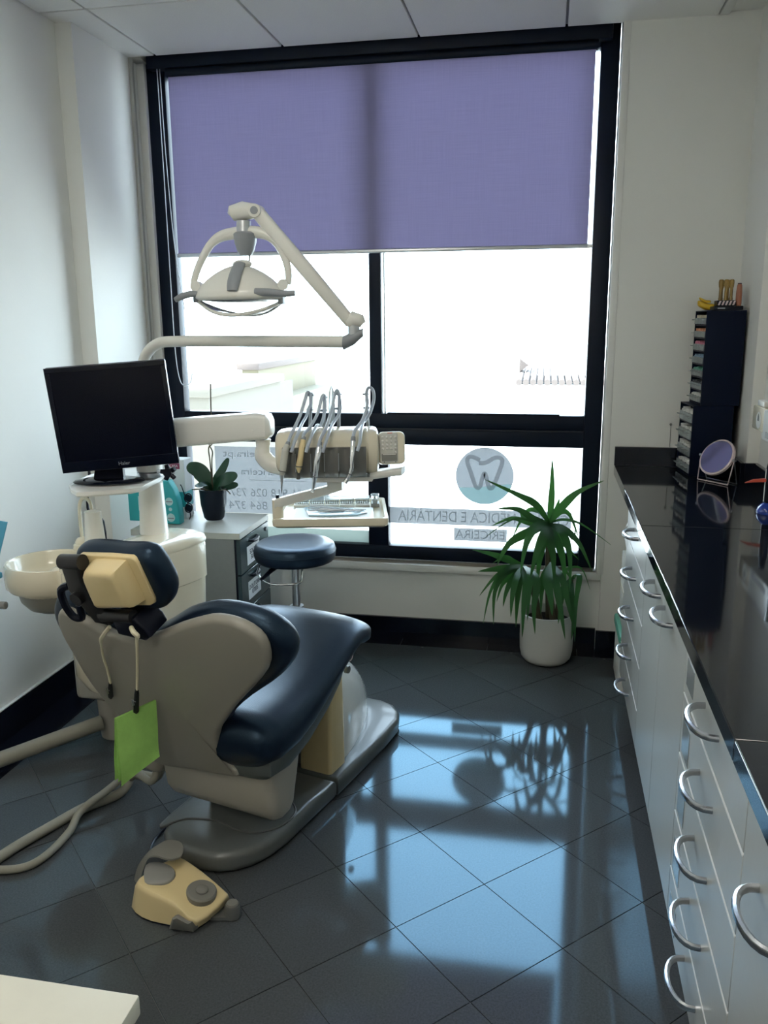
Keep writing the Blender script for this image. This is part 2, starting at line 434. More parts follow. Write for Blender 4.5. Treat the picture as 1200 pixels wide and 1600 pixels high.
# walls
struct(B().box(XL-.12, XL, -1.1, 4.1, 0, CZ+.25), 'wall_left', 'wall')
pil = struct(B().box(XL+.001, -1.900, 3.385, 4.05, 0, CZ+.2), 'wall_left_pier', 'wall')
wf = B().box(-1.90, .275, 3.90, 4.05, 0, .372)                                   # low wall below the window
wf.box(-1.90, .275, 3.955, 4.05, 2.735, CZ+.25)
struct(wf, 'wall_front', 'wall')
struct(B().box(.275, XR+.15, 3.85, 4.05, 0, CZ+.25), 'wall_front_right', 'wall')
struct(B().box(.775, XR+.02, 3.47, 3.852, .0, CZ+.2, .003), 'wall_right_pier', 'wall')
struct(B().box(XL-.12, XR+.12, -1.22, 4.05, CZ+.25, CZ+.30), 'unseen_roof_slab', 'wall')  # unseen slab added to keep daylight from leaking in above the ceiling
struct(B().box(XR, XR+.12, -1.1, 3.86, 0, CZ+.25), 'wall_right', 'wall')
struct(B().box(XL-.12, XR+.12, -1.22, -1.1, 0, CZ+.25), 'wall_back', 'wall')
# skirtings of black stone with joints
bl = struct(B().box(XL+.001, XL+.012, -1.1, 3.385, 0, .125), 'baseboard_left', 'black_stone')
bfz = struct(B().box(-1.90, .262, 3.886, 3.90, 0, .108), 'baseboard_front', 'black_stone')
struct(B().box(.262, .77, 3.838, 3.85, 0, .115), 'baseboard_right', 'black_stone')
struct(B().box(XL+.001, XL+.016, -1.1, 3.385, .125, .131, .002), 'trim_1', 'trim_white')

# suspended ceiling
ceil = struct(B().box(XL-.1, XR+.1, -1.1, 3.90, CZ+.016, CZ+.06), 'ceiling', 'grid')
gx = [XL, -1.772, -1.178, -.580, .028, .615, XR]; gy = [-1.1, -.33, .27, .87, 1.47, 2.07, 2.67, 3.272, 3.868]
LAMPS = {(2, 3), (2, 0)}
for i in range(len(gx)-1):
    for j in range(len(gy)-1):
        if (i, j) in LAMPS: continue
        z0 = CZ+.010 if i == 5 else CZ
        finish(B().box(gx[i]+.005, gx[i+1]-.005, gy[j]+.005, gy[j+1]-.005, z0, CZ+.018, .002, 1), 'ceiling_panel', 'ceiling', ceil)
# wall angles round the edge
struct(B().box(.615, .650, -1.0, 3.84, CZ-.004, CZ+.012, .001), 'trim_2', 'trim_white')
struct(B().box(-1.90, -1.845, 3.862, 3.95, CZ-.008, CZ+.02, .001), 'trim_3', 'grid')

# window
win = thing('window_1', 'full-height dark aluminium window with four panes', 'window', (-.79, YW, .39)); del win['label']; del win['category']; win['kind'] = 'structure'
def bar(x0, x1, z0, z1, y0=YW, y1=YW+.07, name='frame_bar', m='frame', bev=.004): return finish(B().box(x0, x1, y0, y1, z0, z1, bev, 2), name, m, win)
bar(-1.862, -1.772, .387, 2.735); bar(.172, .250, .387, 2.735)
bar(-1.772, .172, 2.64, 2.735, YW+.002); bar(-1.772, .172, .387, .455, YW+.002)
bar(-1.772, .172, .958, 1.035, YW-.004); bar(-1.772, .172, 1.035, 1.105, YW+.003)
bar(-1.772, .172, 1.030, 1.037, YW-.008, YW, 'transom_lip', 'frame_line', .001)
bar(-.828, -.773, 1.105, 2.64, YW+.004); bar(-.842, -.742, .455, .958, YW+.004)
bar(-.762, -.757, 1.105, 2.64, YW+.02, YW+.05, 'sash_edge', 'grid', .001)
bar(-.744, .06, 1.103, 1.112, YW+.0, YW+.02, 'sash_lip', 'frame', .001)
for x0, x1, z0, z1 in ((-1.775, -.825, 1.10, 2.645), (-.776, .175, 1.10, 2.645), (-1.775, -.84, .45, .962), (-.745, .175, .45, .962)):
    finish(B().box(x0, x1, YW+.036, YW+.042, z0, z1), 'pane', 'pane', win)
sl = struct(B().box(-1.90, .275, 3.885, 3.955, .372, .388, .003), 'window_sill', 'sill')
struct(B().box(-1.90, .275, 3.875, 3.888, .350, .386, .003), 'trim_4', 'trim_white')
struct(B().box(.252, .283, 3.846, 3.96, .388, CZ+.03, .004), 'trim_5', 'trim_white')
struct(B().box(-1.899, -1.862, 3.93, 4.0, .388, CZ+.03, .003), 'trim_6', 'trim_white')
struct(B().box(-1.902, -1.884, 3.855, 3.878, .388, CZ, .004), 'trim_7', 'grid')

# films and lettering stuck on the lower panes, read from outside
YG = YW+.0425
RD = lambda x, z: frame_mat((x, YG+.0006, z), (-1, 0, 0), (0, 0, 1))
def sticker(loop, name, m, dy=.0012):
    return finish(B().prism(loop, lambda x, z, d: Vector((x, YG+dy+d, z)), 0, .0003), name, m, win)
def circ(cx, cz, r, n=48): return [(cx+r*cos(2*PI*k/n), cz+r*sin(2*PI*k/n)) for k in range(n)]
P2 = lambda t: (t[0], t[2])
lc = P2((-0.2801, 3.9930, 0.8079)); LR = .1385
disc = sticker(circ(*lc, LR), 'logo_disc', 'film_logo')
wv = []
for k in range(13):
    x = -LR*.985 + LR*1.97*k/12; wv.append((lc[0]+x, lc[1]+LR*(-.42+.03*(k/12)+ .16*max(0, (k-4)/8)**1.2)))
wave = [p for p in wv if math.hypot(p[0]-lc[0], p[1]-lc[1]) < LR*.98]
a0 = math.atan2(wave[0][1]-lc[1], wave[0][0]-lc[0]); a1 = math.atan2(wave[-1][1]-lc[1], wave[-1][0]-lc[0])
if a0 < 0: a0 += 2*PI
a1 += 2*PI
wave += [(lc[0]+LR*.99*cos(a1+(a0-a1)*k/14), lc[1]+LR*.99*sin(a1+(a0-a1)*k/14)) for k in range(15)]
sticker(wave, 'logo_wave', 'film_teal', .0008)
tooth = [(-.20,.455),(-.04,.455),(.10,.50),(.24,.60),(.38,.655),(.52,.645),(.595,.56),(.575,.40),(.50,.16),(.40,-.12),(.305,-.36),(.22,-.43),(.15,-.37),(.085,-.12),(.035,.05),(.0,.085),(-.035,.05),(-.085,-.12),(-.14,-.35),(-.22,-.42),(-.30,-.36),(-.40,-.10),(-.51,.22),(-.59,.44),(-.60,.58),(-.54,.655),(-.44,.665),(-.30,.615),(-.17,.555)]
tl_ = crom([(lc[0]+a*LR*1.0, YG+.0015, lc[1]+c*LR) for a, c in tooth], 4)
def ribbon(pts, w, name, m, closed=True, y=.0003):
    n = len(pts); b = B(); R = []
    for i in range(n):
        a = pts[i-1] if (closed or i > 0) else pts[i]; c = pts[(i+1) % n] if (closed or i < n-1) else pts[i]
        t = (Vector((c[0]-a[0], 0, c[2]-a[2]))).normalized(); nn = Vector((-t.z, 0, t.x))*w/2; p = Vector((pts[i][0], YG+y, pts[i][2]))
        R.append([p-nn, p+nn, p+nn+Vector((0, .0003, 0)), p-nn+Vector((0, .0003, 0))])
    if closed: R.append(R[0])
    return finish(b.loft(R, cap=not closed), name, m, win)
ribbon(tl_, .020, 'logo_tooth', 'film_ink', False)
band = [P2((-0.7422, 3.9930, 0.6545)), P2((-0.7525, 3.9930, 0.5632)), P2((0.1342, 3.9930, 0.5589)), P2((0.1343, 3.9930, 0.6309))]
bz0 = sum(p[1] for p in band[1:3])/2; bz1 = (band[0][1]+band[3][1])/2
sticker([(band[0][0], bz1), (band[0][0], bz0), (band[3][0], bz0), (band[3][0], bz1)], 'name_band', 'film_band')
ta = P2((-0.6977, 3.9930, 0.5881)); tb = P2((0.1243, 3.9930, 0.5837))
text('CLÍNICA MÉDICA E DENTÁRIA', .075, RD((ta[0]+tb[0])/2, (bz0+bz1)/2-.002), 'film_ink', 'window_lettering', win, width=tb[0]-ta[0])
e0 = P2((-0.4243, 3.9930, 0.4949)); e1 = P2((-0.1662, 3.9930, 0.4928))
sticker([(e0[0], .548), (e0[0], .484), (e1[0], .484), (e1[0], .548)], 'town_band', 'film_band')
text('ERICEIRA', .06, RD((e0[0]+e1[0])/2, .515), 'film_ink', 'window_lettering', win, width=(e1[0]-e0[0])*.92)
f0 = P2((-1.6419, 3.9930, 0.9258)); f1 = P2((-1.0495, 3.9930, 0.5851))
sticker([(f0[0], f0[1]), (f0[0], f1[1]), (f1[0], f1[1]), (f1[0], f0[1])], 'contact_film', 'film_band')
def ltext(s, px0, px1, zc, size, name='window_lettering'):
    text(s, size, RD((px0+px1)/2, zc), 'film_ink', name, win, width=abs(px1-px0))
q = [P2(p) for p in ((-1.5960, 3.9930, 0.8909), (-1.1637, 3.9930, 0.8874), (-1.5084, 3.9930, 0.8012), (-1.1663, 3.9930, 0.7971), (-1.5688, 3.9930, 0.6871), (-1.1561, 3.9930, 0.6932), (-1.5791, 3.9930, 0.6199), (-1.3732, 3.9930, 0.6268), (-1.4662, 3.9930, 0.7563), (-1.1708, 3.9930, 0.7580))]
ltext('clinicaericeira.pt', q[0][0], q[1][0], (q[0][1]+q[1][1])/2, .05)
ltext('clinicadaericeira', q[2][0]-.0, q[3][0]+.05, (q[2][1]+q[3][1])/2, .05)
ltext('351 918 026 737', q[4][0], q[5][0], (q[4][1]+q[5][1])/2, .06)
ltext('864 374', q[6][0], q[7][0], (q[6][1]+q[7][1])/2, .06)
finish(B().box(q[8][0], q[9][0], YG+.0004, YG+.0007, q[8][1]-.001, q[8][1]+.0015), 'rule_line', 'film_ink', win)
g0 = P2((-1.1109, 3.9930, 0.5166)); g1 = P2((-0.8544, 3.9930, 0.4407))
sticker([(f0[0], g0[1]), (f0[0], .45), (-.84, .45), (-.84, g0[1])], 'frosted_strip', 'film_frost')

# roller blind
bl_ = thing('roller_blind', 'violet-grey roller blind pulled halfway down over the window', 'blind', (-.79, 3.905, 1.84))
fab = [(-1.735, 1.853), (.150, 1.848), (.150, 2.66), (-1.735, 2.66)]
finish(B().prism(fab, lambda x, z, d: Vector((x, 3.905+d, z)), -.0004, .0004), 'fabric', 'blind', bl_)
finish(B().box(-1.74, .158, 3.899, 3.911, 1.836, 1.854, .004), 'bottom_bar', 'satin', bl_)
finish(B().box(-1.83, .215, 3.885, 3.945, 2.655, 2.735, .006), 'cassette', 'frame', bl_)
finish(B().cyl((-1.745, 3.915, 2.64), (.16, 3.915, 2.64), .022, n=18), 'roller_tube', 'frame', bl_)
finish(B().box(.150, .172, 3.896, 3.914, 1.838, 1.852, .003), 'bar_end_cap', 'trim_white', bl_)
ch = [(-1.785, 3.902, 2.66), (-1.783, 3.902, 2.2), (-1.782, 3.902, 1.7), (-1.780, 3.902, 1.40), (-1.765, 3.902, 1.262), (-1.735, 3.902, 1.236), (-1.702, 3.902, 1.275), (-1.702, 3.902, 1.42), (-1.722, 3.902, 1.62), (-1.752, 3.902, 1.9), (-1.768, 3.902, 2.3), (-1.772, 3.902, 2.66)]
finish(B().tube(ch, .0022, 5, sm=5), 'pull_chain', 'satin', bl_)

# ceiling lamps (behind the viewer)
for k, (i, j) in enumerate(sorted(LAMPS)):
    x0, x1, y0, y1 = gx[i]+.006, gx[i+1]-.006, gy[j]+.006, gy[j+1]-.006
    t = thing('ceiling_light', ['square ceiling light panel behind the viewer', 'square ceiling light panel above the foot control'][k], 'lamp', ((x0+x1)/2, (y0+y1)/2, CZ-.006), 0)
    b = B()
    for a in ((x0, x0+.03, y0, y1), (x1-.03, x1, y0, y1), (x0+.03, x1-.03, y0, y0+.03), (x0+.03, x1-.03, y1-.03, y1)): b.box(*a, CZ-.006, CZ+.012, .002, 1)
    finish(b, 'lamp_frame', 'trim_white', t)
    finish(B().box(x0+.03, x1-.03, y0+.03, y1-.03, CZ-.002, CZ+.010), 'diffuser', 'lamp_glow', t)

# outside, seen through the panes
struct(B().box(-40, 40, 4.6, 120, -6.2, -6.0), 'street_ground', 'street')
hb = thing('neighbour_building', 'pale building with a tiled roof edge seen through the right panes', 'building', (3.6, 17.0, -6))
r0 = (-0.5774, 16, 0.4802); r1 = (0.9665, 16, 0.5337)
finish(B().box(r0[0], r0[0]+6, 16.0, 22, -6, r0[2]-.12), 'facade', 'facade_white', hb)
n = 20; w = (r1[0]-r0[0])/12
for k in range(n):
    x = r0[0]+w*(k+.5)
    finish(B().cyl((x, 15.75, r0[2]-.07), (x, 18.6, r0[2]+.02), w*.46, n=8), 'roof_tile', 'roof', hb)
hg = finish(B().prism([(r0[0]+.02, r0[2]+.03), (r0[0]+.20, r0[2]+.16), (r0[0]+.02, r0[2]+.30)], lambda x, z, d: Vector((x, 17.2+d, z)), 0, .5), 'gable', 'roof', hb)
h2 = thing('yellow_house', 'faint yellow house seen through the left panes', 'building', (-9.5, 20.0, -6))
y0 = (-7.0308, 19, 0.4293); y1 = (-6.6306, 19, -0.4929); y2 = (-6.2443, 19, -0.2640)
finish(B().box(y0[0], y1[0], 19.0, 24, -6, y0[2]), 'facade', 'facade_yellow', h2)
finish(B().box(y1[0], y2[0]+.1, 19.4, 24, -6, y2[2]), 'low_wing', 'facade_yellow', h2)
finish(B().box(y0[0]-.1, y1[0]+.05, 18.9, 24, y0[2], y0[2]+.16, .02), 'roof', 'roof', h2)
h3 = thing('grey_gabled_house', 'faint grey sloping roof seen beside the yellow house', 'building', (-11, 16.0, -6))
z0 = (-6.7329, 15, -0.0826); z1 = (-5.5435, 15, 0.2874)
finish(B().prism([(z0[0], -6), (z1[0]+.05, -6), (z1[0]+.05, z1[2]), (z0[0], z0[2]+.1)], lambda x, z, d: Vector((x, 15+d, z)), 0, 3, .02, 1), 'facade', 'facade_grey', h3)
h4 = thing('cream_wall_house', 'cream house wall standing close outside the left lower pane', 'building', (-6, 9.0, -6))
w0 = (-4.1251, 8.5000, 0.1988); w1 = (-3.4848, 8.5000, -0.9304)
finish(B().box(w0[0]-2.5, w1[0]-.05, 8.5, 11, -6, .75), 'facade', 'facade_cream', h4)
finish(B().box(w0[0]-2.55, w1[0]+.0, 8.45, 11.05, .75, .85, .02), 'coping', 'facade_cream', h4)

h5 = thing('bright_backing_wall', 'long white wall added outside to brighten the lower left pane', 'wall', (-2.0, 12.0, -6))  # added bright backing behind the films on the lower left pane
v0 = (-4.8177, 12, -0.2351); v1 = (-1.9321, 12, -0.1804)
finish(B().box(v0[0], v1[0], 12.0, 12.6, -6, v0[2]-.08), 'backing_wall', 'facade_bright', h5)
finish(B().box(v0[0]-.04, v1[0]+.04, 11.96, 12.64, v0[2]-.08, v0[2], .01), 'coping', 'facade_bright', h5)

# ================================================================== CABINETS AND WORKTOP
CF = .33; WZ = .90
wt = thing('worktop', 'polished black granite worktop along the right wall with upstand', 'worktop', (.56, 1.6, .86))
seams = [-.9, .10, 1.28, 2.70, 3.83]
for a, c in zip(seams[:-1], seams[1:]):
    finish(B().box(.305, XR-.001, a+.0008, c-.0008, .861, WZ, .002, 1), 'slab', 'worktop', wt)
finish(B().box(.305, .772, 3.83, 3.849, WZ, .985, .002, 1), 'upstand', 'black_stone', wt)
finish(B().box(.752, .768, 3.455, 3.829, WZ, .985, .002, 1), 'upstand', 'black_stone', wt)
finish(B().box(.768, .818, 3.452, 3.468, WZ, .985, .002, 1), 'upstand', 'black_stone', wt)
finish(B().box(.803, .8195, -.9, 3.452, WZ, .985, .002, 1), 'upstand', 'black_stone', wt)
def d_handle(parent, y, z, L=.14, out=.043):
    pts = []
    for k in range(13):
        a = PI*k/12
        pts.append((CF-.001-out*sin(a)**.8 if 0 < k < 12 else CF+.004, y-L/2*cos(a), z))
    finish(B().tube(pts, [.0074]*13, 8, flat=.8), 'handle', 'handle_steel', parent)
def carcass(name, label, y0, y1, group=None):
    t = thing(name, label, 'cabinet', (.58, (y0+y1)/2, 0), 0, group)
    b = B(); b.box(CF+.019, XR-.003, y0+.001, y0+.019, .13, .86).box(CF+.019, XR-.003, y1-.019, y1-.001, .13, .86)
    b.box(CF+.019, XR-.003, y0+.02, y1-.02, .13, .148).box(XR-.012, XR-.003, y0+.02, y1-.02, .148, .86).box(CF+.02, CF+.08, y0+.02, y1-.02, .842, .86)
    finish(b, 'carcass', 'cabinet', t)
    finish(B().box(CF+.065, CF+.08, y0, y1, .0, .13), 'plinth', 'black_stone', t)
    return t
def drawers(t, y0, y1, zs, labels=False):
    for k, (a, c) in enumerate(zip(zs[:-1], zs[1:])):
        d = finish(B().box(CF, CF+.018, y0+.002, y1-.002, c+.002, a-.002, .0012, 1), 'drawer', 'cabinet', t)
        finish(B().box(CF-.0008, CF+.017, y0+.003, y1-.003, a-.0045, a-.0012), 'edge_strip', 'cabinet_edge', d)
        d_handle(d, (y0+y1)/2-.005, (a+c)/2+.008)
        if labels: finish(B().box(CF-.0012, CF, y1-.115, y1-.03, c+.018 if k else c+.03, a-.05, .0003, 1), 'label_holder', 'clear_box', d)
zs = [.852, .71, .56, .411, .262, .13]
ca = carcass('drawer_cabinet', 'grey five-drawer base cabinet at the window end of the worktop', 2.708, 3.352, 'base cabinets under the black worktop'); drawers(ca, 2.708, 3.352, zs)
cb = carcass('door_cabinet', 'grey two-door base cabinet between the two drawer cabinets', 1.882, 2.708, 'base cabinets under the black worktop')
for y0, y1, hy in ((2.297, 2.708, 2.405), (1.882, 2.297, 2.17)):
    d = finish(B().box(CF, CF+.018, y0+.0015, y1-.0015, .132, .850, .0012, 1), 'door', 'cabinet', cb); d_handle(d, hy, .785)
cc = carcass('drawer_cabinet', 'grey five-drawer base cabinet nearest the viewer, with label holders', 1.265, 1.882, 'base cabinets under the black worktop'); drawers(cc, 1.265, 1.882, zs, True)
cd = carcass('door_cabinet', 'grey door cabinet cut by the right edge of the photo', .45, 1.265, 'base cabinets under the black worktop')
for y0, y1, hy in ((.860, 1.265, 1.095), (.45, .860, .75)):
    d = finish(B().box(CF, CF+.018, y0+.0015, y1-.0015, .132, .850, .0012, 1), 'door', 'cabinet', cd); d_handle(d, hy, .725)

# bags and bits hanging in the gap past the last cabinet
def crumple(name, c, s, m, label, cat, seed):
    rnd = random.Random(seed); b = B(); b.ball(c, s, 14, 9)
    for v in b.b.verts: v.co += Vector((rnd.uniform(-1, 1)*s[0], rnd.uniform(-1, 1)*s[1], rnd.uniform(-1, 1)*s[2]))*.22
    return single(b, name, m, label, cat, ang=20)
bk = thing('storage_crate', 'small green-lidded white crate pushed into the gap beside the last drawer cabinet', 'box', (.43, 3.55, 0))
finish(B().box(.335, .62, 3.40, 3.68, .001, .22, .01), 'crate_body', 'c_white', bk); finish(B().box(.328, .63, 3.392, 3.69, .221, .262, .008), 'lid', 'c_green', bk)
bx = thing('paper_carton', 'pale carton stacked on the green-lidded crate in the gap', 'box', (.44, 3.55, .262))
finish(B().box(.345, .60, 3.40, 3.66, .2625, .56, .004), 'carton_body', 'laminate', bx); finish(B().box(.344, .601, 3.399, 3.661, .40, .42, .001, 1), 'tape', 'c_cream', bx)
crumple('plastic_bag', (.42, 3.50, .672), (.085, .10, .09), 'paper', 'crumpled white plastic bag on top of the carton in the gap', 'bag', 3)
st = thing('edge_fitting', 'small grey fitting with an amber dot under the worktop edge', 'fitting', (.318, 2.66, .845))
finish(B().box(.314, .33, 2.64, 2.69, .850, .8605, .002, 1), 'fitting_body', 'grey_dark', st); finish(B().ball((.314, 2.665, .8535), .004, 8, 6), 'dot', 'amber', st)

# ================================================================== ON THE WORKTOP
def organiser(name, label, X0, Y0, X1, Y1, z0, z1, rows, cols, cont, tilt=0.0):
    t = thing(name, label, 'organiser', ((X0+X1)/2, (Y0+Y1)/2, z0), tilt)
    Wd = X1-X0; D = Y1-Y0; hx = Wd/2; hy = D/2
    b = B(); b.box(-hx, hx, -hy, -hy+.004, 0, z1-z0).box(-hx, hx, hy-.004, hy, 0, z1-z0).box(-hx, hx, -hy+.004, hy-.004, z1-z0-.004, z1-z0)
    b.box(-hx, hx, -hy+.004, hy-.004, 0, .006).box(hx-.004, hx, -hy+.004, hy-.004, .006, z1-z0-.004)
    hgt = (z1-z0-.012)/rows
    for k in range(1, rows): b.box(-hx+.002, hx-.005, -hy+.004, hy-.004, .006+hgt*k-.003, .006+hgt*k+.003)
    finish(b, 'casing', 'org_blue', t, local=True)
    cw = (D-.012)/cols
    for r in range(rows):
        for c in range(cols):
            y0 = -hy+.006+cw*c+.0015; y1 = y0+cw-.003; za = .006+hgt*(rows-1-r)+.005; zb = za+hgt-.012
            b = B(); b.box(-hx-.004, -hx, y0, y1, za, zb-hgt*.30, .001, 1)      # clear front
            b.box(-hx-.016, -hx-.004, y0+.004, y1-.004, za+hgt*.30, za+hgt*.36)          # pull lip
            b.box(-hx, hx-.03, y0, y1, za, za+.002); b.box(-hx, hx-.03, y0, y0+.0015, za, zb-hgt*.3); b.box(-hx, hx-.03, y1-.0015, y1, za, zb-hgt*.3)
            d = finish(b, 'drawer', 'org_drawer', t, local=True)
            m = cont[r] if isinstance(cont[r], str) else cont[r][c % len(cont[r])]
            b = B(); rnd = random.Random(r*10+c)
            for q in range(3):
                yy = y0+(y1-y0)*(q+.5)/3
                b.box(-hx+.004, -hx+.03+rnd.random()*.02, yy-(y1-y0)*.12, yy+(y1-y0)*.12, za+.003, zb-hgt*(.05+.2*rnd.random()))
            finish(b, 'contents', m, d, local=True)
    return t
organiser('drawer_organiser', 'wide dark blue organiser of clear small drawers standing on the worktop', .575, 3.610, .735, 3.815, WZ+.001, 1.190, 4, 3, ['c_white', 'c_white', 'c_white', 'c_white'], .10)
organiser('drawer_organiser', 'tall dark blue organiser of coloured drawers stacked on the wider organiser',   .605, 3.618, .756, 3.800, 1.191, 1.567, 7, 4, ['c_cream', 'c_orange', 'c_pink', 'c_blue', 'c_green', 'c_dark', 'c_white'], .08)
# on top of the tall organiser
OT = 1.568
bxk = thing('flat_black_box', 'flat black box with pale print on top of the tall organiser', 'box', (.692, 3.67, OT))
finish(B().box(.640, .748, 3.62, 3.72, OT, OT+.016, .002, 1), 'box_body', 'black', bxk); finish(B().box(.652, .680, 3.6192, 3.62, OT+.005, OT+.010), 'print', 'ink_grey', bxk)
tr = thing('patterned_stand', 'small black and pink patterned stand on the flat black box', 'stand', (.69, 3.67, OT+.016))
b = B().box(.652, .722, 3.635, 3.705, OT+.0165, OT+.038, .002, 1); finish(b, 'stand_body', 'black', tr)
for k in range(5): finish(B().prism([(.654+.0135*k, OT+.019), (.661+.0135*k, OT+.019), (.667+.0135*k, OT+.036), (.660+.0135*k, OT+.036)], lambda x, z, d: Vector((x, 3.634+d, z)), 0, .0012), 'stripe', 'rose', tr)
for k, (x, y) in enumerate(((.664, 3.652), (.684, 3.650), (.705, 3.655), (.674, 3.688), (.697, 3.69))):
    z = OT+.0385
    t = thing('amber_vial', ['amber glass vial at the front left of the patterned stand', 'amber glass vial in the front middle of the patterned stand', 'amber glass vial at the front right of the patterned stand, by the copper tube', 'amber glass vial half hidden at the back left of the patterned stand', 'amber glass vial half hidden at the back right of the patterned stand'][k], 'vial', (x, y, z), 0, 'amber vials in the patterned stand')
    finish(B().lathe([(.001, 0), (.007, .0), (.0075, .005), (.0062, .012), (.0058, .045), (.0085, .055), (.0095, .068), (.009, .076), (.006, .080), (.001, .0805)], (x, y, z), 14), 'glass', 'amber', t)
    finish(B().lathe([(.001, 0.001), (.0045, .001), (.0045, .034), (.001, .0345)], (x, y, z+.0015), 10), 'contents', 'copper', t)
tb = thing('copper_tube', 'copper-pink tube standing at the right of the amber vials', 'tube', (.7335, 3.66, OT+.0165))
finish(B().lathe([(.001, 0), (.0105, 0), (.0115, .01), (.0115, .05), (.0095, .078), (.007, .084), (.001, .0845)], (.7355, 3.66, OT+.0165), 18), 'tube_body', 'copper', tb)
finish(B().lathe([(.001, 0), (.0078, 0), (.0075, .004), (.001, .0045)], (.7355, 3.66, OT+.1005), 14), 'cap', 'black', tb)
sh = thing('yellow_clip_tray', 'yellow scoop-shaped tray on the organiser, left of the vials', 'tray', (.634, 3.73, OT))
finish(B().pad(smooth2([(-.028, -.02), (.030, -.024), (.034, .0), (.030, .026), (-.02, .028), (-.036, .004)]), lambda x, y, d: Vector((.632+x*1.0, 3.752+y, OT+.001+d+max(0, -x)*.5)), 0, .024, .008, .004), 'tray_body', 'yellow', sh)
finish(B().pad(smooth2([(-.02, -.012), (.018, -.012), (.018, .012), (-.02, .012)]), lambda x, y, d: Vector((.624+x, 3.745+y, OT+.030+d+max(0, -x)*.6)), 0, .010, .004, .002), 'lid', 'yellow', sh)

# make-up mirror on a wire stand
mc = Vector((0.7231, 3.6787, 0.9000)); mr_ = .0765
ma = Vector((0.6196, 3.5890, 0.9000)); mb_ = Vector((0.7171, 3.4633, 0.9000))
ax = (mb_-ma); ax.z = 0; L_ = ax.length; ax.normalize(); fn = Vector((ax.y, -ax.x, 0))     # fn towards the viewer
mir = thing('table_mirror', 'round white-rimmed mirror on a white wire stand on the worktop', 'mirror', tuple((ma+mb_)/2))
mid = (ma+mb_)/2+Vector((-.012, -.052, 0)); Lx = .150; A = mid-ax*Lx/2; Cc = mid+ax*Lx/2; bk_ = -fn*.050
hz = Vector((0, 0, .004))
pv = mid + Vector((0, 0, .100)) + bk_*.35
pl, pr = pv-ax*(mr_+.006), pv+ax*(mr_+.006)
finish(B().tube([pl, A+hz, Cc+hz, pr], .0025, 8), 'stand_wire', 'rose', mir)
finish(B().tube([pl, A+bk_+hz, Cc+bk_+hz, pr], .0025, 8), 'stand_wire', 'steel', mir)
til = (fn*.86 + Vector((0, 0, .50))).normalized(); mup = til.cross(ax).normalized(); 
if mup.z < 0: mup = -mup
MM = Matrix((ax, mup, ax.cross(mup))).transposed()
if (MM @ Vector((0, 0, 1))).dot(til) < 0: MM = Matrix((-ax, mup, (-ax).cross(mup))).transposed()
finish(B().lathe([(.001, -.010), (mr_*.8, -.010), (mr_, -.004), (mr_, .006), (mr_-.006, .009), (mr_-.007, .0062), (.001, .0062)], pv, 44, MM), 'rim', 'rose', mir)
finish(B().lathe([(.001, .0066), (mr_-.0075, .0066), (mr_-.0075, .0080), (.001, .0081)], pv, 44, MM), 'mirror_glass', 'mirror', mir)
for s_ in (-1, 1): finish(B().cyl(pv+ax*s_*(mr_-.002), pv+ax*s_*(mr_+.012), .0055, n=12), 'pivot_knob', 'steel', mir)
# blue knobbed bottle, red clip, stand at the right edge
bb = Vector((0.7359, 2.9405, 0.9000))+Vector((0, 0, .0006))
bt = thing('stand_tool', 'dark upright tool with a red side piece on a blue domed base', 'tool', tuple(bb), 0)
finish(B().lathe([(.001, 0), (.034, 0), (.035, .006), (.031, .020), (.020, .032), (.012, .037), (.001, .038)], bb, 26), 'base', 'blue_gloss', bt)
finish(B().lathe([(.001, .036), (.013, .036), (.014, .06), (.014, .15), (.011, .165), (.009, .19), (.001, .191)], bb, 18), 'tool_shaft', 'black_gloss', bt)
finish(B().box(bb.x-.0150, bb.x-.0135, bb.y-.003, bb.y+.003, .94, 1.05), 'side_strip', 'white', bt)
rb_ = bb+Vector((-.006, -.005, 0))
finish(B().loft([[Vector((bb.x-.012, bb.y+a, 1.012+c)) for a, c in ((-.006, -.005), (.006, -.005), (.006, .006), (-.006, .006))], [Vector((bb.x-.05, bb.y+.005+a, 1.008+c)) for a, c in ((-.005, -.004), (.005, -.004), (.005, .005), (-.005, .005))], [Vector((bb.x-.075, bb.y+.010+a, 1.000+c)) for a, c in ((-.002, -.001), (.002, -.001), (.002, .001), (-.002, .001))]]), 'red_piece', 'red', bt)
gl = Vector((0.5433, 2.0111, 0.9000))+Vector((0, 0, .0006))
gs = thing('drinking_glass', 'clear glass tumbler cut off by the right edge of the worktop', 'glass', tuple(gl))
finish(B().lathe([(.001, 0), (.018, 0), (.020, .004), (.023, .055), (.0215, .055), (.0185, .007), (.001, .006)], gl, 24), 'glass_wall', 'clear_box', gs)
# hook and thread at the column
hk = thing('wall_hook', 'tiny hook with a thread on the wall above the upstand', 'hook', (0.5360, 3.8480, 1.0862))
h0 = Vector((0.5360, 3.8480, 1.0862)); h1 = Vector((0.5367, 3.8460, 0.9879))
finish(B().ball(h0+Vector((0, -.004, 0)), .006, 10, 6), 'hook_head', 'grey', hk); finish(B().tube([h0+Vector((0, -.008, 0)), h1+Vector((0, -.006, 0))], .0012, 5), 'thread', 'grey', hk)
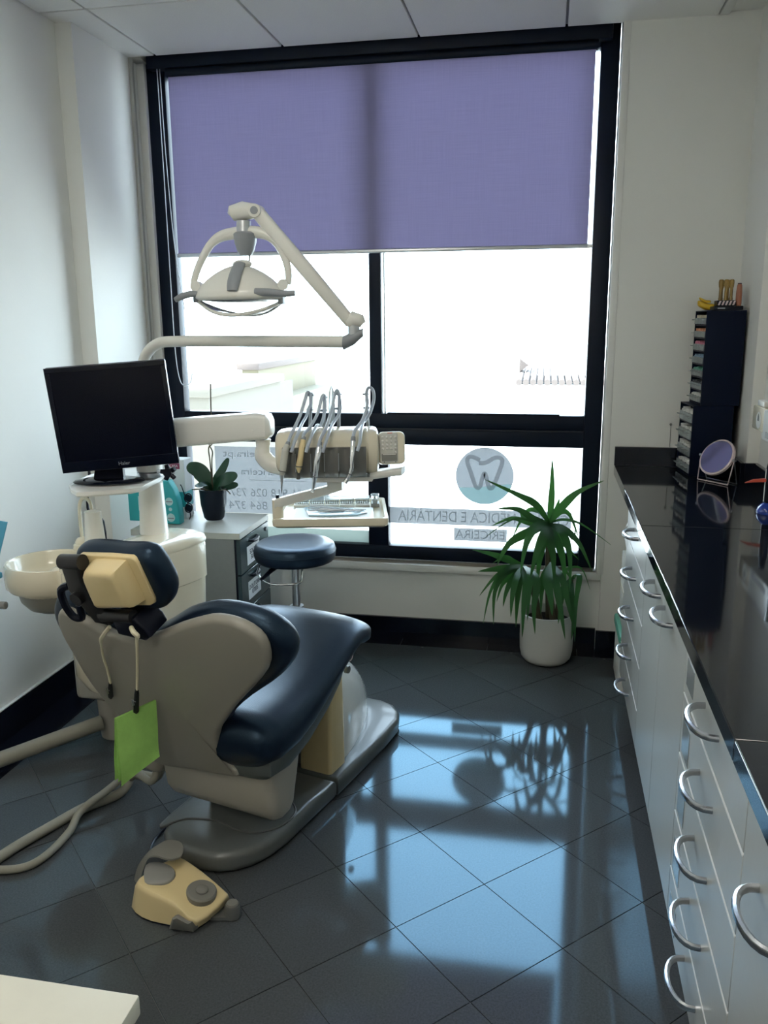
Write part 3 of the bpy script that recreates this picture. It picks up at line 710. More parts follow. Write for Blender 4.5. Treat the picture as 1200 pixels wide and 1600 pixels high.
# dispenser boxes on the right wall
dp = thing('wall_dispenser', 'cream wall dispenser with an oval mark beside the organisers', 'dispenser', (.80, 3.22, 1.14))
finish(B().box(.745, XR-.001, 3.10, 3.30, 1.143, 1.228, .006), 'dispenser_body', 'ivory', dp)
finish(B().prism([(3.2+.035*cos(2*PI*k/20), 1.182+.030*sin(2*PI*k/20)) for k in range(20)], lambda y, z, d: Vector((.7445-d, y, z)), 0, .0012), 'oval_plate', 'white', dp)
finish(B().prism([(3.19, 1.180), (3.21, 1.180), (3.208, 1.195), (3.2, 1.205), (3.192, 1.195)], lambda y, z, d: Vector((.7428-d, y, z)), 0, .0012), 'drop_mark', 'grey_dark', dp)
finish(B().box(.75, .80, 3.17, 3.26, 1.2285, 1.250, .004), 'cap', 'white', dp); finish(B().box(.772, .80, 3.12, 3.17, 1.2285, 1.285, .003), 'lever', 'satin', dp)
d2 = thing('wall_box', 'white wall box at the right edge, beside the cream dispenser', 'dispenser', (.79, 2.95, 1.13))
finish(B().box(.735, XR-.001, 2.80, 3.097, 1.128, 1.232, .006), 'box_body', 'white', d2); finish(B().box(.7335, .7355, 2.86, 3.05, 1.14, 1.16, .0005, 1), 'slot', 'grey', d2)
finish(B().box(.75, .815, 2.84, 3.06, 1.2325, 1.262, .005), 'lid', 'satin', d2)

# ================================================================== DENTAL CHAIR (local axes: x right, y towards the feet)
CO = (-.90, 2.05, 0); CA = math.atan2(.209, .761)
chair = thing('dental_chair', 'navy leather dental chair with a pale moulded backrest shell, seen from behind', 'chair', CO, -CA)
def L(b, name, m, parent=None, ang=38): return finish(b, name, m, parent or chair, local=True, ang=ang)
tu_, tz_ = -.3603, .9328
def bkf(s, t, d, k=.03):              # backrest plane; d forward
    d = d + k*s*s
    return Vector((s, -.03+t*tu_+d*tz_, .32+t*tz_-d*tu_))
base = [(-.05,-.07),(.04,-.06),(.115,.01),(.147,.12),(.152,.30),(.150,.45)]
basel = [(-.212,.45),(-.212,.12),(-.196,-.005),(-.13,-.06)]
def zfr(x, y, d): return Vector((x, y, d))
near = [(-.05,-.07),(.0,-.068),(.045,-.056),(.085,-.028),(.118,.015),(.140,.075),(.150,.15),(.152,.30),(.151,.440),(-.213,.440),(-.214,.15),(-.205,.04),(-.185,-.015),(-.14,-.055),(-.10,-.066)]
L(B().pad(near, zfr, 0.001, .066, .022, 0, 4, 2), 'base_plate', 'base_grey')
far = [(.156,.444),(.158,.80),(.150,.92),(.125,.985),(.08,1.03),(.02,1.05),(-.08,1.045),(-.14,1.01),(-.18,.95),(-.205,.85),(-.215,.70),(-.216,.444)]
L(B().pad(far, zfr, 0.001, .066, .020, 0, 4, 2), 'base_plate_end', 'base_grey')
tt = smooth2([(-.20,-.012),(-.150,.048),(-.062,.078),(.020,.066),(.080,.078),(.124,.125),(.137,.185),(.122,.235),(.060,.275),(-.10,.30),(-.20,.28)], 4)
L(B().prism(tt, zfr, .060, .0685, .0022, 2), 'swivel_plate', 'base_grey')
L(B().tube([(p[0]*1.0, p[1], .0675) for p in tt], .0032, 5, closed=True), 'groove', 'grey_dark')
# pedestal: cream post and glossy cover
post = B()
post.loft([[Vector((x, y, z)) for x, y in rr(.0+dx, .122-dx*.3, .455+dy, .56, .012, 3)] for z, dx, dy in ((.066, 0, 0), (.20, .004, .006), (.36, .012, .016), (.46, .016, .02))])
L(post, 'pedestal_post', 'cream')
L(B().box(-.16, .0, .47, .56, .066, .44, .01), 'pedestal_side', 'grey')
cov = B(); R = []
for y, w, zt in ((.528, .098, .432), (.56, .102, .436), (.62, .104, .424), (.70, .098, .392), (.78, .088, .345), (.86, .072, .285), (.93, .054, .215), (.985, .034, .145), (1.01, .014, .085)):
    cx = .012 - (y-.528)*.13; rg = []
    for k in range(21):
        a = PI*k/20; ex = 2.6
        rg.append(Vector((cx+w*math.copysign(abs(cos(a))**(2/ex), cos(a)), y, .064+(zt-.064)*abs(sin(a))**(2/ex))))
    R.append(rg)
L(cov.loft(R), 'pedestal_cover', 'gloss_white', ang=60)
L(B().cyl((.105, .60, .385), (.118, .60, .385), .013, n=16), 'cover_knob', 'grey_dark')
# lift housing under the seat
lf = [( .0, .335), (.0, .26), (.010, .195), (.032, .162), (.06, .152), (.10, .156), (.125, .18), (.145, .25), (.155, .335)]
L(B().pad([(a, c) for a, c in lf], lambda y, z, d: Vector((d, y, z)), -.195, .200, .028, 0, 5, 2), 'lift_housing', 'shell_light')
L(B().box(-.15, .03, .158, .400, .0695, .34, .012), 'dark_gap_block', 'pan')  # added dark block in the gap, stops the bright window reflection on the floor
L(B().box(-.27, -.19, -.01, .12, .225, .33, .03, 4), 'link_housing', 'shell')
# seat pan
def sect(w, zb, zt, y, ex=3.2, n=36, dish=0.0):
    out = []
    for k in range(n):
        a = 2*PI*k/n; x = w*math.copysign(abs(cos(a))**(2/ex), cos(a)); s_ = sin(a); h = (zt-zb)/2
        z = (zb+zt)/2 + h*math.copysign(abs(s_)**(2/ex), s_)
        if s_ > 0 and dish: z -= dish*max(0, 1-(x/w)**2)*s_
        out.append(Vector((x, y, z)))
    return out
L(B().loft([sect(w, a, c, y, 4) for y, w, a, c in ((-.045, .19, .335, .38), (-.035, .225, .322, .40), (.05, .236, .315, .42), (.16, .232, .335, .44), (.28, .225, .385, .47), (.38, .21, .43, .49), (.45, .19, .47, .51))]), 'seat_pan', 'pan', ang=60)
# seat cushion
sc_ = [(-.085, .19, .42, .47, 0), (-.075, .222, .385, .50, 0), (-.05, .245, .358, .522, .01), (0, .255, .348, .53, .02), (.08, .256, .352, .533, .025), (.16, .253, .375, .540, .025), (.24, .248, .41, .552, .02), (.32, .243, .45, .567, .012), (.40, .238, .487, .586, .006), (.46, .234, .507, .600, .002), (.50, .231, .512, .605, 0), (.535, .229, .500, .604, 0), (.560, .225, .498, .598, 0), (.578, .216, .505, .588, 0), (.590, .203, .518, .574, 0), (.595, .185, .535, .560, 0)]
L(B().loft([sect(w, a, c, y, 2.9, 40, ds) for y, w, a, c, ds in sc_]), 'seat_cushion', 'leather', ang=75)
# backrest cushion and shell
cu = smooth2([(-.06,.455),(.0,.483),(.05,.515),(.10,.548),(.16,.574),(.22,.588),(.285,.586),(.345,.570),(.383,.542),(.400,.505),(.392,.463),(.362,.418),(.305,.363),(.228,.300),(.150,.225),(.112,.170),(.10,.10),(.10,.02),(-.19,.02),(-.235,.12),(-.29,.22),(-.345,.30),(-.380,.375),(-.388,.43),(-.378,.475),(-.350,.515),(-.31,.546),(-.265,.556),(-.21,.53),(-.15,.487),(-.10,.462)], 2)
L(B().pad(cu, bkf, .012, .085, .034, .015, 5, 3), 'backrest_cushion', 'leather', ang=70)
shl = [(.125,.012),(.121,.030),(.103,.046),(.093,.075),(.091,.11),(.097,.145),(.114,.183),(.137,.215),(.165,.250),(.212,.308),(.284,.385),(.337,.448),(.357,.497),(.355,.545),(.328,.577),(.285,.593),(.235,.594),(.190,.580),(.114,.547),(.041,.508),(-.03,.480),(-.10,.468),(-.165,.480),(-.229,.504),(-.270,.521),(-.30,.512),(-.320,.48),(-.329,.43),(-.324,.38),(-.316,.30),(-.296,.225),(-.265,.165),(-.235,.115),(-.215,.05),(-.205,.0),(-.19,-.026),(-.15,-.035),(-.08,-.022),(0,-.008),(.08,.0)]
L(B().pad(smooth2(shl, 2), bkf, -.018, .016, .015, .0, 4, 3, .006), 'backrest_shell', 'shell', ang=60)
# headrest, tilted with the backrest
def hdf(s, t, d): return Vector((s, -.28+t*tu_+d*tz_, .95+t*tz_-d*tu_))
hp = smooth2([(-.158,.02),(-.152,.052),(-.128,.071),(-.075,.080),(.0,.083),(.062,.090),(.098,.078),(.115,.032),(.119,-.02),(.106,-.060),(.076,-.094),(.036,-.107),(-.04,-.113),(-.11,-.114),(-.142,-.09),(-.156,-.04)], 3)
hr = L(B().pad([(a, c-.012*(c > 0)) for a, c in hp], hdf, -.004, .062, .028, .012, 6, 3), 'headrest_cushion', 'leather', ang=70)
hc = [(-.128,.030),(-.124,.046),(-.112,.053),(-.014,.064),(.052,.068),(.062,.064),(.068,.054),(.077,-.050),(.072,-.064),(.054,-.075),(.004,-.083),(-.113,-.100),(-.122,-.09)]
L(B().pad(hc, hdf, -.012, .004, .004, 0, 3, 1), 'headrest_back', 'cream', hr)
hb_ = smooth2([(-.088,.028),(-.062,.050),(.0,.058),(.033,.060),(.042,.050),(.050,-.046),(.040,-.058),(-.02,-.070),(-.084,-.082),(-.092,-.06),(-.092,-.01)], 2)
hcx_ = sum(p[0] for p in hb_)/len(hb_); hcy_ = sum(p[1] for p in hb_)/len(hb_)
L(B().loft([[hdf(hcx_+(a-hcx_)*k, hcy_+(c-hcy_)*k, d) for a, c in hb_] for d, k in ((-.006, 1.0), (-.014, .98), (-.036, .93), (-.048, .89), (-.055, .83), (-.059, .75), (-.060, .63))]), 'headrest_cover', 'cream', hr, 60)
# headrest bracket
br = L(B().pad([(-.155,.030),(-.140,.052),(-.100,.058),(-.090,.048),(-.098,.0),(-.092,-.04),(-.075,-.10),(-.07,-.135),(-.12,-.135),(-.148,-.08),(-.165,-.04)], hdf, -.046, -.012, .008, 0, 3, 1), 'headrest_bracket', 'bracket')
L(B().cyl(hdf(-.158, .040, -.030), hdf(-.088, .048, -.030), .019, n=18), 'hinge_barrel', 'bracket', br)
L(B().cyl(hdf(-.095, -.112, -.034), hdf(.012, -.098, -.034), .017, n=18), 'hinge_barrel', 'bracket', br)
L(B().cyl(hdf(-.135, -.054, -.058), hdf(-.135, -.054, -.03), .018, n=20), 'lock_knob', 'bracket', br)
L(B().tube([hdf(-.165, -.030, -.035), hdf(-.195, -.045, -.04), hdf(-.20, -.085, -.045), hdf(-.188, -.125, -.045), hdf(-.165, -.128, -.04), hdf(-.16, -.09, -.036)], .010, 8, sm=4), 'release_lever', 'black', br)
L(B().pad([(-.055,-.105),(.02,-.095),(.045,-.125),(.05,-.150),(.03,-.165),(-.055,-.160)], hdf, -.045, .03, .008, 0, 3, 1), 'bracket_plate', 'black', br)

# bib chain hanging from the headrest bar, with the folded bib in its clip
chain = thing('bib_chain', 'cream bib cord with two small clips hung behind the headrest', 'cord', (-1.0, 1.80, .58))
W_ = lambda v: Matrix.Translation(CO) @ Matrix.Rotation(-CA, 4, 'Z') @ Vector(v)
def bw(s, t, d): return W_(bkf(s, t, d, .0))
c1 = [bw(-.080, .535, -.046), bw(-.10, .515, -.052), bw(-.122, .492, -.052), bw(-.142, .460, -.045), bw(-.170, .40, -.035), bw(-.182, .355, -.03), bw(-.195, .300, -.03)]
c2 = [bw(.016, .566, -.062), bw(.030, .562, -.072), bw(.037, .550, -.072), bw(.024, .53, -.068), bw(.0, .455, -.075), bw(-.028, .37, -.085)]
finish(B().tube(c1, [.0055, .0055, .005, .0035, .0035, .0035, .0035], 7, sm=4), 'cord', 'cord', chain)
finish(B().tube(c2, [.0055, .0065, .0065, .004, .0035, .0035], 7, sm=4), 'cord', 'cord', chain)
def clip_at(p, q, nm='clip'):
    p, q = Vector(p), Vector(q); d = (q-p).normalized()
    c = finish(B().tube([p, p+d*.016, q-d*.012, q], [.003, .0045, .0055, .0022], 6, flat=1.5), nm, 'bracket', chain)
    m_ = (p+q)/2
    finish(B().tube([m_+Vector((.0, -.004, .004)), m_+Vector((-.006, -.010, .010)), m_+Vector((-.004, -.008, -.006))], .0035, 6), 'clip_lever', 'steel', c)
clip_at(bw(-.195, .302, -.03), bw(-.222, .235, -.03))
cp0, cp1 = bw(-.028, .372, -.085), bw(-.062, .282, -.093)
clip_at(cp0, cp1)
bibA = rad(32); bd = Vector((sin(bibA), cos(bibA), 0)); bn = Vector((bd.y, -bd.x, 0))
bib = thing('paper_bib', 'folded bright green paper bib clipped to the bib cord on the chair back', 'bib', tuple(cp1-Vector((0, 0, .17))))
def leaf_sheet(off, spread, j):
    b = B(); R = []
    zt0, zt1, zb0, zb1 = .004, .013, -.165, -.137
    for i in range(9):
        f = i/8; rg = []
        for k in range(9):
            h = k/8; a = -.059+.118*h
            zt = zt0+(zt1-zt0)*h; zb = (-.180+j) + (-.140+.182-.004)*h*.9
            z = zt+(zb-zt)*f
            w = .0025*sin(9*f+3*h+off*300)*f
            rg.append(cp1+Vector((0, 0, .010))+bd*(a-.004*f)+Vector((0, 0, z-.004))+bn*(off+spread*f*(1-h*.75)+w))
        R.append(rg)
    # thicken
    top = [[p+bn*.0006 for p in r] for r in R]; bot = [[p-bn*.0006 for p in r] for r in R]
    loops = []
    for a, c in zip(top, bot): loops.append(a+c[::-1])
    b.loft(loops)
    return b
finish(leaf_sheet(.004, .010, 0), 'bib_sheet', 'bib', bib, ang=60); finish(leaf_sheet(.001, -.004, .006), 'bib_sheet', 'bib', bib, ang=60)
finish(leaf_sheet(-.002, -.020, .004), 'bib_sheet', 'bib', bib, ang=60)

# foot control
fp = thing('foot_control', 'cream foot control with grey buttons on the floor before the chair base', 'pedal', (-.93, 1.86, 0), 0)
FA = Vector((.80, -.33, 0)).normalized()
def fz(px): return Vector(px)
ft = [Vector(p) for p in ((-1.0327, 1.8272, 0.0850), (-0.9791, 1.9267, 0.0850), (-0.9206, 1.9141, 0.0850), (-0.8072, 1.8634, 0.0550), (-0.7932, 1.8401, 0.0450), (-0.8345, 1.7495, 0.0400), (-0.9037, 1.7602, 0.0750), (-1.0031, 1.7900, 0.0850))]
fb = [Vector(p) for p in ((-1.0594, 1.8384, 0.0080), (-1.0192, 1.9945, 0.0080), (-0.9490, 1.9776, 0.0080), (-0.8167, 1.8956, 0.0080), (-0.8001, 1.8669, 0.0080), (-0.8458, 1.7590, 0.0080), (-0.9090, 1.7619, 0.0080), (-1.0025, 1.7769, 0.0080))]
def loopsm(v, n=3): return crom(v, n, True)
tl, bl2 = loopsm(ft), loopsm(fb)
cen = sum(tl, Vector())/len(tl)
mid1 = [a.lerp(c, .93)+(c-cen)*.005 for a, c in zip(bl2, tl)]
rings = [bl2, [a.lerp(c, .55) for a, c in zip(bl2, tl)], [a.lerp(c, .86) for a, c in zip(bl2, tl)], [c.lerp(cen, .03) for c in tl], [c.lerp(cen, .09)+Vector((0, 0, .003)) for c in tl], [c.lerp(cen, .5)+Vector((0, 0, .005)) for c in tl]]
finish(B().loft(rings), 'pedal_body', 'cream', fp, ang=50)
finish(B().loft([[p.lerp(cen, .04)*1.0 for p in bl2], [Vector((p.x, p.y, .001)).lerp(Vector((cen.x, cen.y, .001)), .04) for p in bl2]]), 'sole', 'black', fp)
pc = Vector((-0.8532, 1.8270, 0.0680))
nz = Vector((.20, -.05, 1)).normalized(); QM = nz.to_track_quat('Z', 'Y').to_matrix()
finish(B().lathe([(.001, -.012), (.040, -.012), (.040, .002), (.036, .006), (.026, .005), (.001, .004)], pc, 30, QM), 'dial', 'rubber_grey', fp)
finish(B().lathe([(.001, .003), (.0165, .003), (.0165, .009), (.012, .013), (.001, .014)], pc, 22, QM), 'dial_button', 'rubber_grey', fp)
# grey toe pad: upper lobe, arm and lower lobe
def slab(v, th, sm=3):
    a = crom(v, sm, True); c = sum(a, Vector())/len(a)
    return [[p.lerp(c, .5)-Vector((0, 0, th)) for p in a], [p.lerp(c, .06)-Vector((0, 0, th)) for p in a], [p-Vector((0, 0, th*.6)) for p in a], [p-Vector((0, 0, th*.25)) for p in a], [p.lerp(c, .06) for p in a], [p.lerp(c, .5) for p in a]]
eA = crom([(-0.9427, 1.9231, 0.1240), (-0.9636, 1.9447, 0.1250), (-0.9993, 1.9473, 0.1250), (-1.0188, 1.9273, 0.1220), (-1.0351, 1.9124, 0.1140), (-1.0511, 1.9036, 0.0980), (-1.0741, 1.9021, 0.0620), (-1.0881, 1.9044, 0.0220)], 4)
eB = crom([(-0.9367, 1.9096, 0.1240), (-0.9345, 1.8797, 0.1250), (-0.9617, 1.8663, 0.1250), (-1.0009, 1.8779, 0.1220), (-1.0247, 1.8794, 0.1140), (-1.0324, 1.8698, 0.0980), (-1.0480, 1.8729, 0.0620), (-1.0593, 1.8817, 0.0220)], 4)
rg = []
for a, c in zip(eA, eB):
    m_ = (a+c)/2; th2 = Vector((.002, 0, .009))
    rg.append([a, m_.lerp(a, .5)+Vector((0, 0, .002)), m_.lerp(c, .5)+Vector((0, 0, .002)), c, c-th2*.6, m_-th2, a-th2*.6])
finish(B().loft(rg), 'toe_lever', 'rubber_grey', fp, ang=50)
h2_ = [Vector(p) for p in ((-1.0350, 1.8778, 0.0920), (-1.0054, 1.8946, 0.0920), (-0.9628, 1.8838, 0.0910), (-0.9392, 1.8562, 0.0900), (-0.9447, 1.8241, 0.0890), (-0.9724, 1.8098, 0.0900), (-1.0067, 1.8129, 0.0910))]
finish(B().loft(slab(h2_, .012)), 'toe_pad', 'grey', fp, ang=50)
gp = [Vector(p) for p in ((-0.9121, 1.7567, 0.0060), (-0.8979, 1.7509, 0.0450), (-0.8866, 1.7539, 0.0500), (-0.8475, 1.7471, 0.0400), (-0.8420, 1.7518, 0.0200), (-0.8461, 1.7591, 0.0040))]
gc = sum(gp, Vector())/6; od = Vector((-.33, -.80, 0)).normalized()
finish(B().loft([[p-od*.012 for p in gp], [p+od*.006 for p in gp], [p.lerp(gc, .18)+od*.010 for p in gp]]), 'side_button', 'rubber_grey', fp)
sp = Vector((-0.7708, 1.8316, 0.0000))
finish(B().lathe([(.001, .002), (.021, .002), (.021, .034), (.018, .038), (.001, .038)], sp, 20), 'stop_post', 'grey_dark', fp)
finish(B().lathe([(.001, .0385), (.017, .0385), (.015, .043), (.001, .044)], sp, 18), 'post_cap', 'rubber_grey', fp)
finish(B().loft([[sp+Vector((a, c, z)) for a, c in ((-.07, .03), (.0, .021), (.0, -.021), (-.06, -.03))] for z in (.003, .012)]), 'post_foot', 'grey_dark', fp)
cb_ = [Vector(p) for p in ((-1.0982, 2.0114, 0.0200), (-1.1206, 2.0719, 0.0060), (-1.1247, 2.1236, 0.0060), (-1.1112, 2.1674, 0.0100))]
finish(B().tube(cb_, .004, 6, sm=4), 'cable', 'black', fp)

# hoses on the floor, and the pale arm to the left
hs = thing('floor_hose', 'thicker beige floor hose running left from under the chair', 'hose', (-1.45, 2.15, 0))
hA = [W_((-.262, .085, .222)), W_((-.285, .075, .16)), Vector((-1.3113, 2.3420, 0.0700)), Vector((-1.3351, 2.3368, 0.0280)), Vector((-1.3545, 2.2932, 0.0165)), Vector((-1.4192, 2.2056, 0.0165)), Vector((-1.4650, 2.0973, 0.0165)), Vector((-1.5133, 1.9731, 0.0165)), Vector((-1.5580, 1.8047, 0.0165))]
finish(B().tube(hA, .0160, 10, sm=7), 'hose_tube', 'hose', hs)
hs2 = thing('floor_hose', 'thinner beige floor hose that crosses and curls below the thicker one', 'hose', (-1.40, 2.0, 0))
hB = [W_((-.245, .045, .222)), W_((-.268, .035, .17)), Vector((-1.3166, 2.3384, 0.0950)), Vector((-1.3447, 2.3254, 0.0620)), Vector((-1.3650, 2.2553, 0.0520)), Vector((-1.3869, 2.1931, 0.0460)), Vector((-1.4035, 2.1504, 0.0300)), Vector((-1.3966, 2.0843, 0.0130)), Vector((-1.4011, 1.9609, 0.0130)), Vector((-1.4414, 1.8965, 0.0130)), Vector((-1.5487, 1.8742, 0.0130)), Vector((-1.6740, 1.8754, 0.0130))]
finish(B().tube(hB, .0120, 10, sm=7), 'hose_tube', 'hose', hs2)

# ================================================================== DENTAL UNIT left of the chair
UX, UY = -1.375, 2.76
unit = thing('dental_unit', 'cream dental unit with a round spittoon bowl and monitor column, left of the chair', 'dental unit', (UX, UY, 0), -CA)
pr_, pf = Vector((-1.2348, 2.7070, 0.7900)), None
# body: rounded cabinet following the chair direction
ud = Vector((sin(CA), cos(CA), 0)); ur = Vector((cos(CA), -sin(CA), 0))
def ub(a, c, z): return Vector((-1.365, 2.60, 0)) + ur*a + ud*c + Vector((0, 0, z))
body = smooth2([(.085,-.28),(.10,.0),(.112,.16),(.10,.235),(.055,.262),(-.02,.262),(-.075,.235),(-.098,.16),(-.098,.0),(-.098,-.20),(-.075,-.28),(.0,-.30)], 3)
def scl(lp, k, dz): return [ub(p[0]*k, p[1]*k, dz) for p in lp]
finish(B().loft([scl(body, .80, .34), scl(body, .93, .40), scl(body, .975, .63), scl(body, 1.0, .632), scl(body, 1.0, .752), scl(body, .985, .762)]), 'unit_body', 'ivory', unit)
finish(B().loft([scl(body, 1.01, .7625), scl(body, 1.015, .772), scl(body, .99, .786), scl(body, .93, .793), scl(body, .5, .797)]), 'top_cover', 'ivory', unit, ang=50)
finish(B().loft([[ub(x, y, z) for x, y in rr(-.05-k, .07+k, .0-k, .16+k, .03, 4)] for z, k in ((.002, .02), (.03, .02), (.05, .0), (.345, .0))]), 'unit_foot', 'shell_light', unit)
# link boxes low on the left
finish(B().box(-1.70, -1.44, 2.66, 2.80, .16, .34, .02, 3), 'valve_box', 'shell_light', unit)
finish(B().cyl((-1.575, 2.73, .0), (-1.575, 2.73, .162), .062, .068, 24), 'valve_foot', 'shell_light', unit)
cs = Vector((-1.3841, 2.7600, 0.7941)); ct = Vector((-1.3800, 2.7600, 0.9835))
finish(B().lathe([(.052, -.035), (.052, -.002), (.0505, 0), (.049, .03), (.0455, .10), (.043, .17), (.0425, .186)], cs, 30), 'column', 'white', unit)
finish(B().lathe([(.0535, -.006), (.0545, -.003), (.0535, .0)], cs, 30), 'column_ring', 'grey', unit)
finish(B().lathe([(.043, 0), (.045, .004), (.045, .018), (.038, .022)], (cs.x, cs.y, 1.0005), 28), 'column_collar', 'satin', unit)
# spittoon bowl
bc = Vector((-1.655, 2.52, 0))
prof = [(.001, .600), (.055, .602), (.092, .617), (.112, .640), (.121, .654), (.138, .655), (.149, .668), (.152, .70), (.150, .735), (.146, .745), (.139, .746), (.133, .738), (.126, .705), (.10, .682), (.05, .670), (.001, .667)]
finish(B().lathe(prof, bc, 44), 'spittoon_bowl', 'ivory', unit, ang=45)
finish(B().lathe([(.001, .565), (.05, .568), (.082, .583), (.106, .612), (.115, .648), (.10, .650)], bc, 36), 'bowl_underside', 'shell', unit)
finish(B().lathe([(.001, .6705), (.018, .6715), (.018, .677), (.001, .679)], bc, 18), 'drain_cover', 'white', unit)
# flange joining bowl and body
fl = [(-1.60, 2.42), (-1.50, 2.40), (-1.40, 2.42), (-1.36, 2.52), (-1.42, 2.64), (-1.52, 2.66), (-1.60, 2.64), (-1.575, 2.53)]
finish(B().pad(smooth2([(x+.0, y) for x, y in fl], 3), fXY, .655, .750, .022, .012, 4, 3), 'bowl_flange', 'ivory', unit, ang=60)
cfc = Vector((-1.6119, 2.6600, 0.7794))
finish(B().ball(cfc+Vector((0, 0, -.006)), (.026, .026, .022), 18, 12), 'filler_knob', 'ivory', unit)
finish(B().tube([cfc+Vector((0, 0, .0)), cfc+Vector((-.002, 0, .07)), cfc+Vector((.0, .0, .125)), cfc+Vector((.012, -.002, .152)), cfc+Vector((.030, -.004, .156)), cfc+Vector((.046, -.006, .142)), cfc+Vector((.050, -.006, .118))], .0065, 10, sm=5), 'cup_filler', 'ivory', unit)
finish(B().lathe([(.034, -.03), (.032, -.012), (.02, -.006)], cfc, 20), 'filler_base', 'ivory', unit)
cupc = Vector((-1.5211, 2.6100, 0.7335))+Vector((-.012, 0, 0))
cup = thing('paper_cup', 'white tapered cup standing under the curved cup filler', 'cup', (cupc.x, cupc.y, .776))
finish(B().lathe([(.001, 0), (.034, 0), (.036, .004), (.0275, .125), (.0265, .126), (.001, .124)], (cupc.x, cupc.y, .776), 26), 'cup_wall', 'white', cup)
finish(B().lathe([(.0275, .121), (.0287, .1235), (.0275, .126)], (cupc.x, cupc.y, .776), 26, cap=False), 'rim', 'white', cup)
# monitor tray on the column
tz = 1.000
tp = [Vector(p) for p in ((-1.5474, 2.5084, 1.0000), (-1.4911, 2.4522, 1.0000), (-1.3264, 2.5528, 1.0000), (-1.3495, 2.8021, 1.0000), (-1.4316, 2.9552, 1.0000), (-1.5607, 2.9657, 1.0000), (-1.6289, 2.7741, 1.0000), (-1.5973, 2.5802, 1.0000))]
cenp = sum(tp, Vector())/len(tp)
tlp = []
for i, p in enumerate(tp):
    a, c = tp[i-1], tp[(i+1) % len(tp)]
    tlp += [p.lerp(a, .12), p.lerp(c, .12)]
trayt = B().loft([[Vector((p.x, p.y, tz-.018)).lerp(Vector((cenp.x, cenp.y, tz-.018)), .03) for p in tlp], [Vector((p.x, p.y, tz-.012)) for p in tlp], [Vector((p.x, p.y, tz)) for p in tlp], [Vector((p.x, p.y, tz)).lerp(Vector((cenp.x, cenp.y, tz)), .035) for p in tlp], [Vector((p.x, p.y, tz-.004)).lerp(Vector((cenp.x, cenp.y, tz-.004)), .05) for p in tlp]])
finish(trayt, 'monitor_tray', 'white', unit)
kb = Vector((-1.2640, 2.6600, 1.0368))
b = B()
for k in range(5):
    a = rad(90+72*k+12); b.cyl(kb, kb+Vector((.028*cos(a), -.004, .028*sin(a))), .010, .008, 10)
b.cyl(kb+Vector((0, .012, 0)), kb+Vector((0, -.014, 0)), .016, n=14)
finish(b, 'star_knob', 'black', unit); finish(B().cyl(kb+Vector((-.05, .02, -.0)), kb, .007, n=10), 'knob_shaft', 'steel', unit)

# monitor
m0 = Vector((-1.5668, 2.4800, 1.4031)); m1 = Vector((-1.2103, 2.6000, 1.4140)); m2 = Vector((-1.2263, 2.6300, 1.0803)); m3 = Vector((-1.5938, 2.5150, 1.0430))
mx_ = ((m1-m0)+(m2-m3)).normalized(); mw = ((m1-m0).length+(m2-m3).length)/2; mh = ((m0-m3).length+(m1-m2).length)/2
mup_ = ((m0-m3)+(m1-m2)).normalized(); MMt = frame_mat((m0+m1+m2+m3)/4, mx_, mup_)      # local z faces away from viewer or towards
nz_ = MMt.to_3x3() @ Vector((0, 0, 1))
sgn = -1 if nz_.y > 0 else 1
def mf(x, y, d): return MMt @ Vector((x, y, d*sgn))          # d>0 towards the viewer
mon = thing('monitor', 'black flat monitor on the tray of the dental unit, screen off', 'monitor', tuple(Vector((-1.4663, 2.6591, 1.0000))))
b = B(); b.pad(rr(-mw/2, mw/2, -mh/2, mh/2, .006, 3), mf, -.028, -.004, .006, 0, 2, 1); finish(b, 'housing', 'black', mon)
b = B(); b.pad(rr(-mw/2*.8, mw/2*.8, -mh/2*.75, mh/2*.75, .03, 3), mf, -.055, -.027, .012, 0, 2, 1); finish(b, 'rear_cover', 'black', mon)
bz = B(); ww, hh = mw/2, mh/2; bt_ = .016
for x0, x1, y0, y1 in ((-ww, ww, hh-bt_, hh), (-ww, ww, -hh, -hh+.036), (-ww, -ww+bt_, -hh+.036, hh-bt_), (ww-bt_, ww, -hh+.036, hh-bt_)):
    bz.prism([(x0, y0), (x1, y0), (x1, y1), (x0, y1)], mf, -.004, .002, .0012, 1)
finish(bz, 'bezel', 'black_gloss', mon)
finish(B().prism([(-ww+bt_, -hh+.036), (ww-bt_, -hh+.036), (ww-bt_, hh-bt_), (-ww+bt_, hh-bt_)], mf, -.004, -.001), 'screen', 'screen', mon)
text('Haier', .017, MMt @ Matrix.Translation((0.012, -hh+.017, .0026*sgn)) @ (Matrix.Rotation(PI, 4, 'Y') @ Matrix.Diagonal((1, 1, 1, 1)) if sgn < 0 else Matrix.Identity(4)), 'ink_grey', 'lettering', mon)
sb = Vector((-1.4804, 2.6449, 1.0000))
fwd = Vector((mx_.y, -mx_.x, 0)).normalized(); mxh = Vector((mx_.x, mx_.y, 0)).normalized()
el = [(  .122*cos(2*PI*k/32), .064*sin(2*PI*k/32)) for k in range(32)]
finish(B().loft([[sb+mxh*a*k+fwd*c*k+Vector((0, 0, z)) for a, c in el] for z, k in ((.0008, .98), (.004, 1.0), (.010, .93), (.014, .7))]), 'stand_base', 'black_gloss', mon)
nb = (m2+m3)/2
finish(B().loft([[sb-fwd*.012+mxh*a+fwd*c+Vector((0, 0, .012)) for a, c in ((-.05, -.022), (.05, -.022), (.05, .022), (-.05, .022))], [Vector((sb.x, sb.y, 0))+Vector((0, 0, nb.z+.03))-fwd*.04+mxh*a+fwd*c for a, c in ((-.042, -.012), (.042, -.012), (.042, .012), (-.042, .012))]]), 'stand_neck', 'black', mon)
